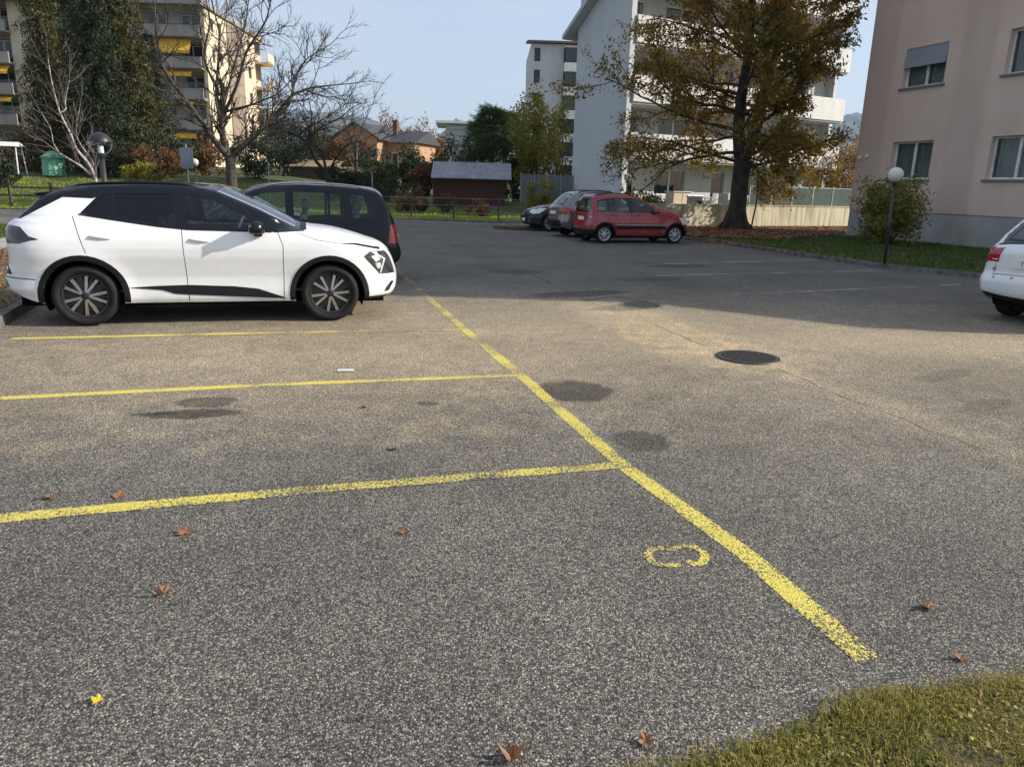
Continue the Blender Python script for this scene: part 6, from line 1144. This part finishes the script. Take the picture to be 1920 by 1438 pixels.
MB().lathe([(.001 + (r + .006) * math.sin(a), zc - (r + .006) * math.cos(a)) for a in np.linspace(1.75, math.pi, 14)] , 36).build('cap', X['black'], e, True); MB().lathe([(.05, zc - r + .03), (.045, zc - .04), (.03, zc - .02), (0, zc - .02)], 16).build('lamp_tube', X['white'], e, True)
p = at(350, 297, 36.2); e = empty('sign_board', (p.x, 36.2, .05), R(8), label='grey rectangular sign board seen from behind on a thin pole', cat='sign'); MB().tube([(0, .03, 0), (0, .03, p.z + .6)], .03, 8).build('pole', X['galv'], e); bev(MB().box(-.29, .29, -.02, .0, p.z - .52, p.z + .42).build('board', M('sign_back', (.15, .18, .22), .5), e), .01)
def pole(px, Y, z1, label):
    p = at(px, 340, Y); e = empty('pole', (p.x, Y, float(hz(p.x, Y)) if Y > 35.6 else 0), 0, label=label, cat='pole'); MB().tube([(0, 0, -.1), (0, 0, z1)], .03, 8).build('post', X['galv'], e); MB().lathe([(.0, z1 + .03), (.045, z1 + .02), (.045, z1 - .01)], 10).build('cap', X['galv'], e)
pole(505, 42, 2.0, 'thin grey pole right of the dark rounded shrub'); pole(698, 43, 1.9, 'thin pale pole behind the people carrier tail')
# wire fence with dark posts on the far lawn
fn = empty('wire_fence', (0, 36.4, 0), 0, label='low wire fence with dark posts along the far lawn', cat='fence')
for px in (690, 771, 850, 935): p = at(px, 400, 36.4); MB().tube([(p.x, 0, 0), (p.x, 0, 1.12)], .035, 7).build('post', X['bronze'], fn)
for z in (.35, .7, 1.02): MB().tube([(at(560, 400, 36.4).x, 0, z), (at(985, 400, 36.4).x, 0, z)], .006, 5).build('wire', X['galv'], fn)
fr = empty('rail_fence', (0, 37.2, 0), 0, label='dark two-rail fence at the left edge', cat='fence')
for px in (-60, 18, 96, 174, 252): p = at(px, 360, 37.2); MB().box(p.x - .05, p.x + .05, -.05, .05, 0, 1.28).build('post', X['woodf'], fr)
for z in (.62, 1.0): MB().box(at(-60, 360, 37.2).x, at(252, 360, 37.2).x, .055, .09, z - .05, z + .03).build('rail', X['woodf'], fr)
# glazed railing behind the dark hatchback
X['panelgrey'] = M('grey_panel', (.17, .185, .19), .6)
gf = empty('panel_fence', (.2, 43.0, .55), R(8), label='grey panel fence between the shed and the grey block', cat='fence')
for i in range(5): MB().box(.75 * i + .03, .75 * i + .70, 0, .03, .05, 1.75).build('panel', X['panelgrey'], gf); MB().box(.75 * i - .02, .75 * i + .02, -.03, .05, 0, 1.85).build('post', X['galv'], gf)
# green bin and white frame at the far left
p = at(102, 318, 47); e = empty('compost_bin', (p.x, 47, float(hz(p.x, 47.0))), .3, label='pale green ribbed garden bin at the far left', cat='bin'); V = []
for i in range(24):
    a = 2 * math.pi * i / 24; k = 1 + .06 * (i % 2); V.append((.62 * k, a))
q = MB(); VV = []
for (s, z) in ((1.0, 0), (.92, 1.0), (.9, 1.02)): VV += [(r_ * s * math.cos(a), r_ * s * math.sin(a), z) for r_, a in V]
q.add(VV, [(j * 24 + i, j * 24 + (i + 1) % 24, (j + 1) * 24 + (i + 1) % 24, (j + 1) * 24 + i) for j in range(2) for i in range(24)]); q.build('body', X['greenbin'], e); MB().lathe([(.68, 1.02), (.68, 1.09), (.5, 1.2), (.2, 1.42), (0, 1.45)], 24).build('lid', X['greenbin'], e)
p = at(8, 300, 46); e = empty('swing_frame', (p.x, 46, float(hz(p.x, 46.0))), .2, label='white tubular garden swing frame at the left edge', cat='garden frame')
for (a, b) in ((-1.0, -.5), (.85, -.5), (-1.0, .5), (.85, .5)): MB().tube([(a * 1.08, b * 1.3, 0), (a, b * .8, 1.75)], .035, 7).build('leg', X['white'], e)
MB().add([(-1.2, -.75, 1.72), (1.0, -.75, 1.72), (1.0, .75, 1.72), (-1.2, .75, 1.72), (-1.1, 0, 1.98), (.9, 0, 1.98)], [(0, 1, 5, 4), (2, 3, 4, 5), (1, 2, 5), (3, 0, 4)]).build('canopy', X['twhite'], e); MB().tube([(-1, 0, 1.75), (.85, 0, 1.75)], .03, 7).build('crossbar', X['white'], e)
# thin stake by the tree
p = gnd(1408, 428, .07); p = Vector((p.x * 33.4 / p.y, 33.4, .05)); e = empty('stake', p, 0, label='thin leaning wooden stake right of the tree trunk', cat='stake'); MB().tube([(0, 0, 0), (.1, 0, .9), (.17, 0, 1.85)], [.04, .035, .03], 6).build('shaft', X['bark'], e); MB().lathe([(.04, 1.80), (.045, 1.86), (0, 1.9)], 8, c=(.17, 0, 0)).build('cap', X['bark'], e)
# low garden roofs behind the shrubs
for (px, Y, w_, lb) in ((585, 56, 3.4, 'tan roofed garden hut behind the crooked bare tree'), (660, 57, 5.0, 'long low garden shelter with tan roof at centre')):
    p = at(px, 335, Y); e = empty('garden_hut', (p.x, Y, float(hz(p.x, Y))), 0, label=lb, cat='hut'); MB().box(-w_ / 2, w_ / 2, .3, 2, 0, .85).build('wall', X['woodf'], e); MB().add([(-w_ / 2 - .2, 0, .84), (w_ / 2 + .2, 0, .84), (w_ / 2 + .2, 2.2, 1.35), (-w_ / 2 - .2, 2.2, 1.35), (-w_ / 2 - .2, 0, .90), (w_ / 2 + .2, 0, .90), (w_ / 2 + .2, 2.2, 1.41), (-w_ / 2 - .2, 2.2, 1.41)], [(0, 3, 2, 1), (4, 5, 6, 7), (0, 1, 5, 4), (1, 2, 6, 5), (3, 0, 4, 7)]).build('roof', M('tan_roof', (.30, .22, .12), .9), e)
# ------------------------------------------------------------------ haze
HAZE = True
if HAZE:
    hb = MB().box(-5800, 5800, -500, 4600, -2, 560).build('haze', bpy.data.materials.new('haze'), kind='stuff', label='pale blue haze over the distant hills', cat='haze')
    hm = hb.data.materials[0]; hm.use_nodes = True; t = hm.node_tree; t.nodes.clear(); o = t.nodes.new('ShaderNodeOutputMaterial'); v = t.nodes.new('ShaderNodeVolumePrincipled')
    v.inputs['Color'].default_value = (.62, .78, 1, 1); v.inputs['Density'].default_value = 1.35e-4; v.inputs['Anisotropy'].default_value = .2; t.links.new(v.outputs[0], o.inputs['Volume'])
